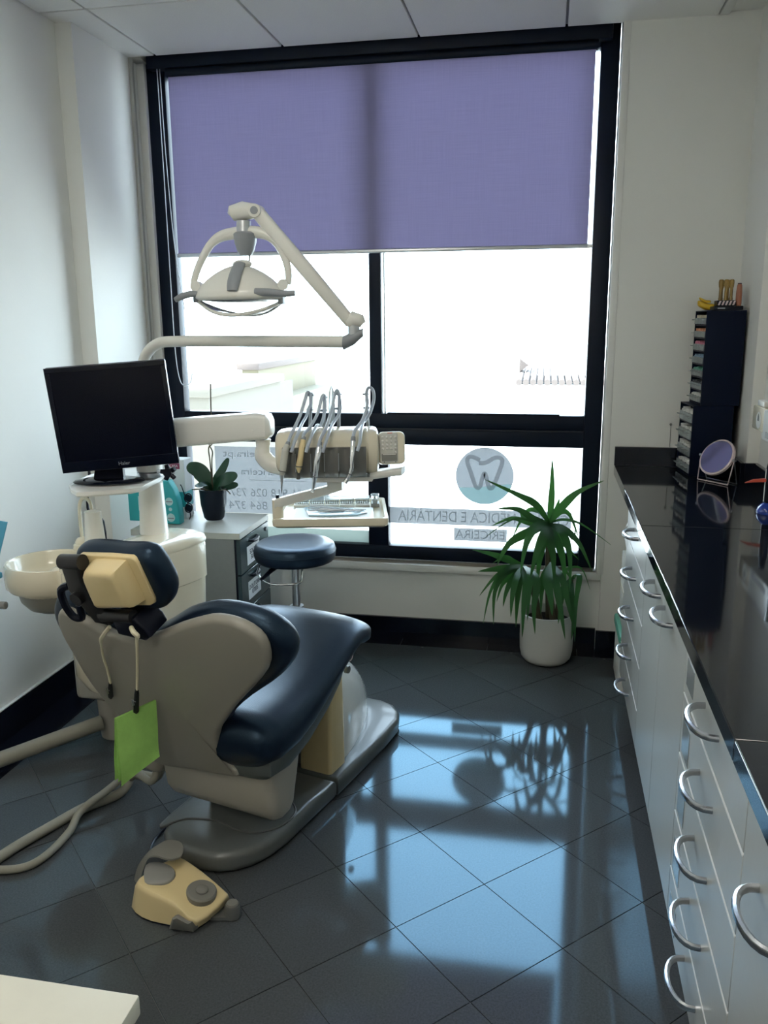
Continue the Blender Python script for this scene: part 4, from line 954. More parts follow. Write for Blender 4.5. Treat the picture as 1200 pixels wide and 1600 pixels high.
cbp = [Vector((-1.6689, 2.8400, 1.0017)), Vector((-1.6810, 2.8400, 0.9283)), Vector((-1.6838, 2.8400, 0.8419))]
finish(B().tube([cbp[0]+Vector((.09, -.22, .06))]+cbp[:3]+[Vector((-1.64, 2.86, .80)), Vector((-1.64, 2.86, .60))], .0055, 7, sm=4), 'cable', 'black', mon)

# arm to the left with an assistant's holder out of frame
arm = thing('assistant_arm', 'beige tubular arm running left from the dental unit to a tray post', 'arm', (-1.75, 2.40, .1))
a0 = Vector((-1.60, 2.66, .075)); a1 = Vector((-1.8495, 2.4000, 0.0396)); a2 = a0+(a1-a0)*1.25
finish(B().tube([a0, a1, a2], .0275, 16), 'arm_tube', 'hose', arm)
pp = Vector((a2.x, a2.y, 0))
finish(B().cyl((pp.x, pp.y, 0), (pp.x, pp.y, .70), .02, n=14), 'post', 'hose', arm)
finish(B().cyl((pp.x, pp.y, 0), (pp.x, pp.y, .03), .08, .07, n=20), 'foot', 'grey', arm)
kx = Vector((-1.7287, 2.3600, 0.6323)); ky = kx+Vector((-.05, .0, -.005))
finish(B().tube([Vector((pp.x, pp.y, .60)), ky], .008, 8), 'holder_rod', 'grey', arm)
finish(B().tube([ky, kx+Vector((-.012, 0, 0)), kx, kx+Vector((.002, 0, 0))], [.010, .013, .013, .008], 12), 'holder_knob', 'grey', arm)
tw0 = Vector((-1.6903, 2.3600, 0.9159)); tw1 = Vector((-1.7276, 2.3600, 0.8162))
finish(B().tube([Vector((pp.x, pp.y, .69)), Vector((pp.x-.02, pp.y, .78))], .016, 8), 'tray_bracket', 'grey', arm)
tr2 = thing('blue_tray_paper', 'light blue paper sheet poking in at the left edge, standing in its holder', 'paper', (tw1.x-.03, 2.36, .70))
dn = (tw1-tw0); q0 = tw0; q1 = tw0+dn*1.9
finish(B().loft([[q0, q1, q1+Vector((-.10, .02, .0)), q0+Vector((-.10, .02, .004))], [p+Vector((0, .004, 0)) for p in (q0, q1, q1+Vector((-.10, .02, .0)), q0+Vector((-.10, .02, .004)))]]), 'sheet', 'towel', tr2)
finish(B().box(q1.x-.105, q1.x+.005, 2.352, 2.40, q1.z-.012, q1.z+.008, .004), 'sheet_edge', 'towel', tr2)

# ================================================================== OPERATING LIGHT
YL = 2.64
lamp = thing('operating_light', 'cream dental operating light with a hoop yoke on a jointed arm before the window', 'lamp', (cs.x, cs.y, ct.z))
e0z = Vector((-1.2976, 2.8000, 1.2049)).z+.0015
finish(B().tube([(cs.x, cs.y, e0z+.001), (cs.x, cs.y, e0z+.06), (cs.x-.004, cs.y, 1.36), (cs.x+.018, cs.y-.005, 1.428), (cs.x+.072, cs.y-.014, 1.468), (cs.x+.15, cs.y-.024, 1.475), (cs.x+.30, cs.y-.05, 1.476), tuple(Vector((-0.6379, 2.6600, 1.4739)))], .0185, 18, sm=6), 'lower_arm', 'lamp_body', lamp)
j0 = Vector((-0.6401, 2.6600, 1.4700)); j1 = Vector((-0.5710, 2.6600, 1.5015))
jc = Vector((-0.6065, 2.6600, 1.4818)); jt = Vector((-0.6058, 2.6600, 1.5313))
finish(B().loft([[j0+Vector((0, .022*cos(a), .022*sin(a))) for a in [2*PI*k/16 for k in range(16)]], [jc+Vector((0, .023*cos(a), .022*sin(a)+.004)) for a in [2*PI*k/16 for k in range(16)]], [j1+Vector((-.004, .013*cos(a), .012*sin(a)+.002)) for a in [2*PI*k/16 for k in range(16)]]]), 'arm_end', 'lamp_grey', lamp)
finish(B().cyl(jc, jt, .019, n=20), 'joint_pin', 'satin', lamp)
finish(B().tube([jt+Vector((-.018, 0, -.002)), jt+Vector((0, 0, .012)), jt+Vector((.020, 0, .006)), jt+Vector((.030, 0, -.004))], [.020, .026, .022, .012], 16), 'joint_cap', 'lamp_body', lamp)
k0 = Vector((-0.6100, 2.6600, 1.5274)); k1 = Vector((-0.9057, 2.6400, 1.8732)); kd = (k1-k0).normalized(); kp = Vector((kd.z, 0, -kd.x)); kq = kd.cross(kp).normalized()
def arect(p, w, h): return [p+kp*(w*math.copysign(abs(cos(a))**.6, cos(a)))+kq*(h*math.copysign(abs(sin(a))**.6, sin(a))) for a in [2*PI*k/24 for k in range(24)]]
finish(B().loft([arect(k0-kd*.0, .012, .014), arect(k0+kd*.01, .019, .018), arect(k0+(k1-k0)*.5, .0225, .019), arect(k1-kd*.02, .021, .018), arect(k1, .020, .018), arect(k1+kd*.012, .013, .014)]), 'upper_arm', 'lamp_body', lamp)
finish(B().cyl(k1+Vector((0, -.024, 0)), k1+Vector((0, .024, 0)), .020, n=24), 'elbow', 'lamp_body', lamp)
finish(B().cyl(k1+Vector((0, -.027, 0)), k1+Vector((0, -.0238, 0)), .012, n=20), 'elbow_cap', 'lamp_grey', lamp)
hcx = Vector((-0.9499, 2.6400, 1.8669))
finish(B().tube([hcx+Vector((-.042, 0, -.004)), hcx+Vector((-.036, 0, .002)), hcx+Vector((0, 0, .008)), hcx+Vector((.045, 0, .006)), hcx+Vector((.052, 0, .002))], [.012, .024, .029, .021, .012], 18), 'swivel_head', 'lamp_body', lamp)
nt_ = Vector((-0.9488, 2.6400, 1.8460)); nb_ = Vector((-0.9505, 2.6400, 1.8098))
finish(B().cyl(nt_, nb_, .0225, .0235, 20), 'neck', 'satin', lamp)
yk = [(-1.1290, 2.6400, 1.6475), (-1.1231, 2.6400, 1.6732), (-1.1103, 2.6400, 1.7046), (-1.0884, 2.6400, 1.7434), (-1.0583, 2.6400, 1.7817), (-1.0186, 2.6400, 1.8039), (-0.9483, 2.6400, 1.8117), (-0.8938, 2.6400, 1.8084), (-0.8549, 2.6400, 1.7883), (-0.8292, 2.6400, 1.7533), (-0.8139, 2.6400, 1.7146), (-0.8088, 2.6400, 1.6798), (-0.8118, 2.6400, 1.6526)]
finish(B().tube(yk, [.008, .009, .0095, .010, .011, .014, .016, .014, .011, .010, .0095, .009, .008], 12, sm=4, flat=1.25), 'yoke', 'lamp_body', lamp)
gh = Vector((-0.9466, 2.6400, 1.8021))
finish(B().lathe([(.001, -.062), (.018, -.060), (.026, -.048), (.034, -.022), (.037, .004), (.030, .010), (.001, .011)], gh, 24), 'motor_cap', 'lamp_grey', lamp)
finish(B().cyl(gh+Vector((.012, 0, -.06)), Vector((-0.9378, 2.6400, 1.7170)), .003, n=8), 'rod', 'grey_dark', lamp)
# lamp head: shallow dome, long in x
hcb = Vector((-0.9702, 2.6400, 1.6176)); hw = .150; hd = .10
R = []
for zf, sc2 in ((-.012, .92), (-.006, .98), (.002, 1.0), (.016, .95), (.034, .85), (.054, .70), (.072, .52), (.086, .33), (.095, .14)):
    R.append([hcb+Vector((hw*sc2*cos(a)*(1 if True else 1), hd*sc2*sin(a), zf)) for a in [2*PI*k/40 for k in range(40)]])
hd_ = finish(B().loft(R), 'lamp_head', 'lamp_body', lamp, ang=70)
finish(B().lathe([(.001, -.020), (.06, -.018), (.095, -.0125)], hcb, 32, Matrix.Diagonal((1.35, .9, 1))), 'reflector_glass', 'clear_box', hd_)
st_ = [hcb+Vector((.010, -hd*s2-.004, zf)) for zf, s2 in ((.014, .97), (.026, .91), (.044, .79), (.064, .62), (.086, .36), (.100, .12))]+[hcb+Vector((.0, .02, .102))]
finish(B().tube(st_, [.007, .008, .009, .009, .009, .008, .007], 12, sm=3, flat=2.3), 'head_strap', 'lamp_grey', hd_)
finish(B().ball(hcb+Vector((.012, -.005, .098)), (.032, .024, .014), 16, 8), 'top_knob', 'lamp_body', hd_)
for pts in (((-1.1755, 2.6400, 1.6081), (-1.1528, 2.6400, 1.6179), (-1.1216, 2.6400, 1.6255), (-1.0911, 2.6400, 1.6231)), ((-0.8950, 2.6400, 1.6284), (-0.8506, 2.6400, 1.6259), (-0.8024, 2.6400, 1.6213), (-0.7668, 2.6400, 1.6228))):
    pts = [Vector(p)+Vector((0, -.075 if pts[0][0] > -.95 else -.04, 0)) for p in pts]
    finish(B().tube(pts, [.008, .0105, .0105, .0085] if pts[0].x < -.95 else [.0115, .012, .010, .008], 10, sm=4), 'grip', 'lamp_grey', lamp)
for p in ((-1.1158, 2.6400, 1.6493), (-0.8245, 2.6400, 1.6509)): finish(B().cyl(Vector(p)+Vector((0, -.016, 0)), Vector(p)+Vector((0, .016, 0)), .017, n=18), 'pivot', 'lamp_body', lamp)
# clear splash shield under the head
pl_ = Vector((-1.1162, 2.6400, 1.6054)); pr2 = Vector((-0.8327, 2.6400, 1.5982)); pm = Vector((-0.9752, 2.6400, 1.5580))
R = []
for k in range(17):
    f = k/16; x = pl_.x+(pr2.x-pl_.x)*f; zz = pl_.z+(pr2.z-pl_.z)*f + (pm.z-(pl_.z+pr2.z)/2)*4*f*(1-f)
    R.append([Vector((x, YL-.085*sin(PI*min(max(f, .04), .96)), zz)), Vector((x, YL+.085*sin(PI*min(max(f, .04), .96)), zz)), Vector((x, YL+.085*sin(PI*min(max(f, .04), .96)), zz+.0025)), Vector((x, YL-.085*sin(PI*min(max(f, .04), .96)), zz+.0025))])
spl = finish(B().loft(R), 'splash_shield', 'splash', lamp, ang=60)
finish(B().tube([r[0]+Vector((0, 0, .001)) for r in R], .0058, 8), 'shield_rim', 'lamp_body', spl)
finish(B().tube([r[1]+Vector((0, 0, .001)) for r in R], .0045, 8), 'shield_rim', 'lamp_body', spl)
for p in (pl_, pr2): finish(B().box(p.x-.008, p.x+.008, YL-.02, YL+.02, p.z-.006, p.z+.022, .002), 'shield_clip', 'lamp_grey', lamp)

# ================================================================== INSTRUMENT CONSOLE on its arm
con = thing('instrument_console', 'cream half-round instrument console on a swing arm beside the window', 'console', (cs.x, cs.y, 1.02))
q0 = Vector((cs.x, cs.y, 1.10)); 
e0t = Vector((-1.2976, 2.8000, 1.2049)); e0b = Vector((-1.3043, 2.8000, 1.1062)); e1t = Vector((-0.9726, 2.8400, 1.2274)); e1b = Vector((-0.9599, 2.8400, 1.1324))
ezc = (e0t.z+e0b.z)/2
b = B()
def asec(x, y, zt, zb, w, r=.016): return [Vector((x, y+a, z)) for a, z in rr(-w, w, zb, zt, r, 4)]
b.loft([asec(cs.x-.03, cs.y, e0t.z-.012, e0b.z-.008, .045), asec(e0t.x, 2.79, e0t.z, e0b.z, .048), asec(e1t.x-.02, 2.84, e1t.z, e1b.z, .046), asec(e1t.x+.012, 2.84, e1t.z-.006, e1b.z+.004, .043), asec(e1t.x+.024, 2.84, e1t.z-.022, e1b.z+.016, .03)])
finish(b, 'swing_arm', 'white', con)
finish(B().cyl((cs.x, cs.y, 1.0235), (cs.x, cs.y, e0b.z), .046, n=28), 'arm_pivot', 'white', con)
for p in ((-1.0707, 2.7890, 1.1577), (-1.0069, 2.7890, 1.1655)): finish(B().cyl(p, (p[0], p[1]+.006, p[2]), .0055, n=12), 'screw_cap', 'white', con)
d0 = Vector((-0.9836, 2.8400, 1.1320)); d1 = Vector((-0.9861, 2.8400, 1.0723)); d2 = Vector((-0.9540, 2.8400, 1.0407)); d3 = Vector((-0.8903, 2.8400, 1.0285))
finish(B().tube([d0, d0.lerp(d1, .5), d1, d2, d3], [.028, .024, .030, .030, .028], 16, sm=4), 'elbow', 'white', con)
# console body, axis cl -> cr
cl = Vector((-0.9057, 2.8200, 1.0841)); crr = Vector((-0.5862, 2.9000, 1.0923)); crr.z = cl.z = (cl.z+crr.z)/2
ca_ = (crr-cl); CLn = ca_.length; ca_.normalize(); cf = Vector((ca_.y, -ca_.x, 0))          # cf towards the viewer
def cpt(x, f, z): return cl+ca_*x+cf*f+Vector((0, 0, z))
RB = .083
def csec(x, k, y0=.055): 
    out = []
    for i in range(36):
        a = 2*PI*i/36; ex = 2.6
        out.append(cpt(x, -.01+k*.098*math.copysign(abs(cos(a))**(2/ex), cos(a)), .004+k*.080*math.copysign(abs(sin(a))**(2/ex), sin(a))))
    return out
finish(B().loft([csec(-.022, .70), csec(-.016, .84), csec(-.004, .945), csec(.02, 1.0), csec(CLn-.045, 1.02), csec(CLn-.042, 1.0), csec(CLn-.034, 1.0), csec(CLn-.031, 1.03), csec(CLn-.012, 1.03), csec(CLn, .97), csec(CLn+.006, .84)]), 'console_body', 'ivory', con)
# grey front rack with hollows
nH = 6; x0_, x1_ = .004, CLn-.040
Rk = []
for i in range(nH*8+1):
    f = i/(nH*8); x = x0_+(x1_-x0_)*f; dent = .017*max(0, sin(PI*((f*nH) % 1.0)))**.7
    col = []
    for t, fr_ in ((-.082, .066), (-.074, .100), (-.045, .116), (-.005, .117), (.022, .113), (.030, .104)):
        col.append(cpt(x, fr_ - (dent if -.08 < t < .028 else 0), t))
    col += [cpt(x, .080, .030), cpt(x, .045, -.082)]
    Rk.append(col)
finish(B().loft(Rk), 'instrument_rack', 'panel_grey', con, ang=50)
for f in (.16, .34, .50, .67, .84): finish(B().tube([cpt(x0_+(x1_-x0_)*f, .1165, -.05), cpt(x0_+(x1_-x0_)*f, .1165, .012)], .0016, 6), 'rack_rib', 'satin', con)
# keypad
kc = Vector((-0.5277, 2.8700, 1.1048))
kx_ = Vector((cos(.30), sin(.30), 0)); kn = Vector((kx_.y, -kx_.x, 0)); ku = Vector((0, 0, 1)); ku = (ku*.97 - kn*.0+kn*(-.22)).normalized()
def kf(x, y, d): return kc+kx_*x+ku*y+kx_.cross(ku)*d
kd_ = finish(B().pad(rr(-.044, .050, -.056, .058, .018, 5), kf, -.045, .0, .008, 0, 4, 2), 'keypad', 'ivory', con)
finish(B().pad(rr(-.040, .024, -.052, .054, .008, 3), kf, -.001, .0032, .002, 0, 2, 1), 'key_panel', 'laminate', kd_)
for r in range(5):
    for c in range(4):
        if r == 4 and c < 3: continue
        finish(B().ball(kf(-.029+.0148*c, .038-.0135*r, .0042), (.0045, .0045, .0045), 8, 6), 'key', 'white', kd_)
finish(B().prism(rr(-.034, .020, -.046, -.020, .002, 2), kf, .0032, .0040), 'display', 'panel_grey', kd_)
finish(B().prism(rr(-.030, .016, -.024, -.021, .001, 1), kf, .0041, .0046), 'display_bar', 'white', kd_)
for x in (-.028, .012): finish(B().prism(rr(x, x+.005, -.0505, -.0475, .001, 1), kf, .0034, .0042), 'led', 'black', kd_)
finish(B().prism(rr(-.012, .006, .0505, .0530, .001, 1), kf, .0034, .0040), 'badge', 'red', kd_)
kb0 = Vector((-0.5879, 2.8700, 1.0103)); kb1 = Vector((-0.4894, 2.8700, 1.0265))
finish(B().loft([[p+Vector((0, c, z)) for c, z in rr(-.035, .045, -.013, .012, .008, 3)] for p in (kb0-Vector((.01, 0, 0)), kb0, kb1, kb1+Vector((.004, 0, 0)))]), 'keypad_ledge', 'lamp_body', con)
finish(B().lathe([(.001, -.01), (.007, -.008), (.008, 0), (.006, .008), (.001, .009)], Vector((-0.8280, 2.7400, 1.0183)), 14), 'drain_knob', 'grey_dark', con)
finish(B().loft([[cpt(.10+a, -.03+c, -.080) for a, c in ((0, 0), (.22, 0), (.22, .10), (0, .10))], [cpt(.11+a, -.03+c, -.096) for a, c in ((0, 0), (.20, 0), (.20, .10), (0, .10))]]), 'console_underside', 'lamp_body', con)
# lower arm carrying the tray
g0 = Vector((-0.7297, 2.8600, 0.9991)); g1 = Vector((-0.7233, 2.8600, 0.9715)); g2 = Vector((-0.7613, 2.8600, 0.9495)); g3 = Vector((-0.8390, 2.8000, 0.9361)); g4 = Vector((-0.9179, 2.7800, 0.9147))
finish(B().loft([[p+Vector((0, a, z)) for a, z in rr(-.022, .022, -.018, .018, .006, 3)] for p in (g0+Vector((.004, 0, 0)), g1+Vector((.004, 0, -.004)))][0:0] + [[p+Vector((0, a, z)) for a, z in rr(-.022, .022, -.0165, .0165, .006, 3)] for p in (g1+Vector((.024, 0, .0)), g2, g3, g4+Vector((-.006, 0, 0)))]), 'tray_arm', 'lamp_body', con)
finish(B().box(g0.x-.024, g0.x+.030, g0.y-.024, g0.y+.024, g1.z-.016, g0.z+.02, .006), 'arm_stem', 'lamp_body', con)
finish(B().cyl((g4.x, g4.y, .8628), (g4.x, g4.y, g4.z+.014), .020, n=20), 'tray_pivot', 'ivory', con)
finish(B().cyl((g4.x, g4.y, g4.z+.014), (g4.x, g4.y, g4.z+.030), .007, n=12), 'pivot_screw', 'black', con)
# hose posts on top of the console
posts = []
for k, (px, pt_, pz) in enumerate(((487, 613, 662), (507, 617, 662), (530, 612, 662), (573, 612, 662))):
    top = ((-0.8174, 2.9000, 1.2930), (-0.7709, 2.9000, 1.2844), (-0.7197, 2.9100, 1.2952), (-0.6270, 2.9300, 1.2943))[k]
    bot = ((-0.8279, 2.9000, 1.1680), (-0.7759, 2.9000, 1.1711), (-0.7245, 2.9100, 1.1730), (-0.6216, 2.9300, 1.1767))[k]
    T_, Bt = Vector(top), Vector(bot); posts.append((T_, Bt))
    b = B(); b.tube([Bt-Vector((0, 0, .02)), Bt+(T_-Bt)*.45, T_], [.009, .0075, .0065], 8, flat=.8)
    w = finish(b, 'hose_post', 'lamp_grey', con)
    for f in (.52, .93): finish(B().box(-.012+Bt.x+(T_.x-Bt.x)*f, .010+Bt.x+(T_.x-Bt.x)*f, T_.y-.014, T_.y+.006, Bt.z+(T_.z-Bt.z)*f-.004, Bt.z+(T_.z-Bt.z)*f+.004, .002), 'hose_peg', 'lamp_grey', w)
# instruments with looping hoses
def instr(name, label, hose, body, radii, tip, mb_, mt_, tip_r):
    t = thing(name, label, 'instrument', tuple(Vector(body[-1])), 0)
    dv = Vector((0, -.032, 0)); hose = [Vector(p) for p in hose]; body = [Vector(p)+dv for p in body]; tip = [Vector(p)+dv for p in tip]
    hose = hose[:3]+[p+Vector((0, -.013, 0)) for p in hose[3:-2]]+hose[-2:]; hose = [hose[0]+Vector((-.006, -.012, -.026))]+hose; hose[-1] += dv; hose[-2] += dv*1.3
    finish(B().tube(hose, .0058, 8, sm=6), 'hose', 'hose_blue', t)
    hp_ = finish(B().tube(body, radii, 16), 'handpiece', mb_, t, ang=25)
    u_ = (body[1]-body[0]).normalized(); finish(B().cyl(body[0]-u_*.012, body[0]+u_*.004, .0078, .0088, 14), 'coupling', 'lamp_grey', hp_)
    w_ = (body[-1]-body[-2]).normalized(); q_ = body[-2]; finish(B().cyl(q_-w_*.0015, q_+w_*.0015, radii[-2]+.0012, n=16), 'ring', 'grey_dark', hp_)
    finish(B().tube(tip, tip_r, 10), 'tip', mt_, t)
instr('scaler_handpiece', 'ivory scaler with a needle tip, leftmost instrument on the console', [(-0.8280, 2.7000, 1.1368), (-0.8247, 2.7450, 1.1698), (-0.8324, 2.8200, 1.1912), (-0.8304, 2.8800, 1.2113), (-0.8217, 2.8850, 1.2380), (-0.8142, 2.8850, 1.2561), (-0.8157, 2.8850, 1.2875), (-0.8234, 2.8800, 1.2946), (-0.8277, 2.8600, 1.2695), (-0.8362, 2.8200, 1.2179), (-0.8500, 2.7750, 1.1567), (-0.8535, 2.7380, 1.1221)],
      [(-0.8545, 2.7420, 1.1303), (-0.8575, 2.7280, 1.1147), (-0.8613, 2.7220, 1.0804), (-0.8658, 2.7180, 1.0457), (-0.8679, 2.7160, 1.0327)], [.0095, .0118, .0122, .0112, .0070], [(-0.8679, 2.7160, 1.0327), (-0.8682, 2.7140, 1.0064), (-0.8700, 2.7120, 0.9712)], 'laminate', 'steel', [.0075, .004, .0015])
instr('syringe_handpiece', 'cream yellow handpiece with a blunt end, second instrument from the left', [(-0.7803, 2.7120, 1.1360), (-0.7781, 2.7550, 1.1649), (-0.7824, 2.8300, 1.1841), (-0.7811, 2.8850, 1.1797), (-0.7688, 2.8850, 1.2071), (-0.7632, 2.8850, 1.2454), (-0.7646, 2.8850, 1.2835), (-0.7714, 2.8750, 1.2754), (-0.7798, 2.8500, 1.2265), (-0.7952, 2.8100, 1.1863), (-0.8018, 2.7750, 1.1663), (-0.7999, 2.7500, 1.1433)],
      [(-0.8003, 2.7520, 1.1474), (-0.8014, 2.7380, 1.1275), (-0.8052, 2.7320, 1.0933), (-0.8112, 2.7300, 1.0626), (-0.8126, 2.7300, 1.0516)], [.0088, .0100, .0102, .0110, .0085], [(-0.8126, 2.7300, 1.0516), (-0.8130, 2.7300, 1.0405)], 'cream', 'cream', [.0075, .004])
instr('turbine_handpiece', 'steel turbine handpiece with a long tapered tip, third instrument from the left', [(-0.7261, 2.7250, 1.1352), (-0.7237, 2.7700, 1.1683), (-0.7300, 2.8500, 1.1892), (-0.7224, 2.8950, 1.2066), (-0.7103, 2.8950, 1.2338), (-0.7118, 2.8950, 1.2742), (-0.7169, 2.8900, 1.3013), (-0.7251, 2.8850, 1.2928), (-0.7314, 2.8600, 1.2416), (-0.7381, 2.8100, 1.1872), (-0.7430, 2.7650, 1.1489), (-0.7452, 2.7450, 1.1189)],
      [(-0.7445, 2.7520, 1.1310), (-0.7458, 2.7380, 1.1068), (-0.7499, 2.7340, 1.0810), (-0.7521, 2.7320, 1.0615), (-0.7569, 2.7300, 1.0287), (-0.7643, 2.7280, 0.9845)], [.0088, .0112, .0112, .0108, .0082, .0045], [(-0.7643, 2.7280, 0.9845), (-0.7668, 2.7240, 0.9763)], 'chrome', 'chrome', [.0055, .0055])
instr('angled_handpiece', 'slim steel handpiece with a bent neck, rightmost instrument on the console', [(-0.6131, 2.7520, 1.1379), (-0.6188, 2.8000, 1.1705), (-0.6270, 2.8700, 1.1906), (-0.6230, 2.9050, 1.1978), (-0.6076, 2.9100, 1.2222), (-0.5933, 2.9100, 1.2672), (-0.5952, 2.9100, 1.3006), (-0.6078, 2.9050, 1.3120), (-0.6171, 2.9050, 1.2964), (-0.6133, 2.8950, 1.2528), (-0.6224, 2.8600, 1.2052), (-0.6367, 2.8200, 1.1721), (-0.6361, 2.7850, 1.1372)],
      [(-0.6371, 2.7900, 1.1452), (-0.6352, 2.7750, 1.1211), (-0.6379, 2.7700, 1.0910), (-0.6373, 2.7650, 1.0566), (-0.6437, 2.7620, 1.0348), (-0.6548, 2.7600, 1.0127)], [.0082, .0086, .0086, .0074, .0064, .0058], [(-0.6525, 2.7600, 1.0172), (-0.6607, 2.7560, 1.0044)], 'chrome', 'chrome', [.0085, .0085])
ps = thing('plastic_sleeve', 'clear pointed plastic sleeve standing behind the hose posts on the console', 'sleeve', (-0.7581, 2.9500, 1.1722))
s0 = Vector((-0.7530, 2.9300, 1.1747)); s1 = Vector((-0.7548, 2.9400, 1.3128))
finish(B().loft([[s0.lerp(s1, f)+Vector((w*cos(a), w*.3*sin(a), 0)) for a in [2*PI*k/10 for k in range(10)]] for f, w in ((.02, .011), (.5, .012), (.85, .009), (1, .002))]), 'sleeve_wall', 'clear_box', ps)

# ================================================================== BRACKET TRAY
TZ = .862
tc_ = [Vector(p) for p in ((-0.9322, 2.7457, 0.8620), (-0.5285, 2.8290, 0.8620), (-0.6117, 3.1817, 0.8620), (-0.9890, 3.0508, 0.8620))]
trc = sum(tc_, Vector())/4
bt = thing('bracket_tray', 'white rectangular instrument tray on the arm below the console', 'tray', (trc.x, trc.y, TZ-.03))
def inset(v, d, z):
    out = []; n = len(v)
    for i in range(n):
        a, p, c = v[i-1], v[i], v[(i+1) % n]
        e1, e2 = (a-p).normalized(), (c-p).normalized()
        out.append(Vector((p.x, p.y, z)) + (e1+e2)*d)
    return out
def soft(v, r=.018, n=4):
    out = []; N = len(v)
    for i in range(N):
        a, p, c = v[i-1], v[i], v[(i+1) % N]; s_ = p+(a-p).normalized()*r; e_ = p+(c-p).normalized()*r
        for k in range(n+1):
            t = k/n; out.append(s_*(1-t)**2+p*2*t*(1-t)+e_*t*t)
    return out
finish(B().loft([soft(inset(tc_, .012, TZ-.034)), soft(inset(tc_, .002, TZ-.026)), soft(inset(tc_, 0, TZ-.010)), soft(inset(tc_, .002, TZ)), soft(inset(tc_, .014, TZ)), soft(inset(tc_, .020, TZ-.012)), soft(inset(tc_, .05, TZ-.013))]), 'tray_body', 'ivory', bt)
ex_ = (tc_[1]-tc_[0]).normalized(); ey_ = Vector((-ex_.y, ex_.x, 0)); O_ = Vector((tc_[0].x, tc_[0].y, TZ-.012))
def tf(x, y, d): return O_+ex_*x+ey_*y+Vector((0, 0, d))
TW = (tc_[1]-tc_[0]).length; TD = ((tc_[2]+tc_[3])/2-(tc_[0]+tc_[1])/2).length
finish(B().prism(rr(.065, TW-.055, .020, TD*.64, .006, 2), tf, .0005, .0055, .0015, 1), 'steel_liner', 'steel', bt)
finish(B().prism(rr(.071, TW-.061, .026, TD*.64-.006, .006, 2), tf, .0056, .0062), 'liner_paper', 'paper', bt)
po = thing('sterile_pouch', 'transparent bluish sterile pouch of steel tools lying on the bracket tray', 'pouch', tuple(tf(TW*.5, TD*.35, .012)))
px_ = [(.10,TD*.60),(.125,TD*.20),(.20,TD*.16),(.30,TD*.20),(.335,TD*.30),(.315,TD*.46),(.21,TD*.60)]
finish(B().pad(px_, tf, .0066, .0125, .002, .004, 2, 2), 'pouch_film', 'pouch', po)
for (xa, ya), (xb, yb) in (((.115, TD*.45), (.315, TD*.28)), ((.125, TD*.34), (.31, TD*.33)), ((.12, TD*.55), (.27, TD*.38)), ((.16, TD*.26), (.33, TD*.36))):
    finish(B().tube([tf(xa, ya, .018), tf(xa*.7+xb*.3, ya*.7+yb*.3, .021), tf(xb, yb, .018)], [.0022, .0032, .0015], 7), 'tool', 'steel', po)
for k in range(5):
    xa = .056+.058*k; w = .055
    t = thing('bur_block', ['clear bur box at the left end of the row on the bracket tray', 'clear bur box, second from the left in the row on the tray', 'clear bur box, middle of the row of five on the tray', 'clear bur box, fourth from the left in the row on the tray', 'clear bur box next to the taller box on the tray'][k], 'box', tuple(tf(xa+w/2, TD*.86, .001)), 0, 'bur boxes along the back of the tray')
    b = B(); b.prism([(xa, TD*.72), (xa+w, TD*.72), (xa+w, TD*.85), (xa, TD*.85)], tf, .001, .010, .001, 1); finish(b, 'box_base', 'c_white', t)
    b = B(); b.prism([(xa, TD*.84), (xa+w, TD*.84), (xa+w, TD*.855), (xa, TD*.855)], tf, .010, .036, .001, 1); finish(b, 'lid', 'clear_box', t)
    for q in range(6): finish(B().cyl(tf(xa+.007+.0085*q, TD*.77, .0105), tf(xa+.007+.0085*q, TD*.78, .022), .0016, n=6), 'bur', 'grey_dark', t)
bbx = thing('bur_cube', 'taller clear cube box at the right end of the bur box row', 'box', tuple(tf(.358, TD*.86, .001)))
finish(B().prism(rr(.348, .380, TD*.69, TD*.84, .003, 2), tf, .001, .014, .001, 1), 'box_base', 'grey', bbx); finish(B().prism(rr(.349, .379, TD*.70, TD*.83, .003, 2), tf, .0145, .046, .002, 1), 'lid', 'clear_box', bbx)
finish(B().prism(rr(.356, .372, TD*.73, TD*.80, .003, 2), tf, .0142, .026, .002, 1), 'insert', 'c_white', bbx)

# ================================================================== DRAWER PEDESTAL behind the unit
PZ = .66
fr_ = Vector((-1.2681, 3.2923, 0.6600)); br_ = Vector((-1.2559, 3.6746, 0.6600))
PX1 = (fr_.x+br_.x)/2; PX0 = PX1-.44; PY0, PY1 = fr_.y, br_.y
ped = thing('drawer_pedestal', 'office drawer pedestal with grey sides and labelled dark drawers below the window', 'cabinet', ((PX0+PX1)/2, (PY0+PY1)/2, 0))
finish(B().box(PX0-.06, PX1, PY0, PY1, PZ-.028, PZ, .002, 1), 'top', 'laminate', ped)
b = B(); b.box(PX0, PX1-.028, PY0+.004, PY0+.022, .03, PZ-.029).box(PX0, PX1-.028, PY1-.022, PY1-.004, .03, PZ-.029).box(PX0, PX0+.018, PY0+.022, PY1-.022, .03, PZ-.029).box(PX0, PX1-.03, PY0+.022, PY1-.022, .03, .048)
finish(b, 'body', 'side_grey', ped)
finish(B().box(PX1-.028, PX1-.020, PY0+.006, PY1-.006, .03, PZ-.030), 'drawer_gap', 'black', ped)
for x in (PX0+.05, PX1-.08):
    for y in (PY0+.05, PY1-.05): finish(B().cyl((x, y, 0), (x, y, .032), .02, n=12), 'foot', 'black', ped)
dz = [PZ-.031, .470, .300, .165, .04]
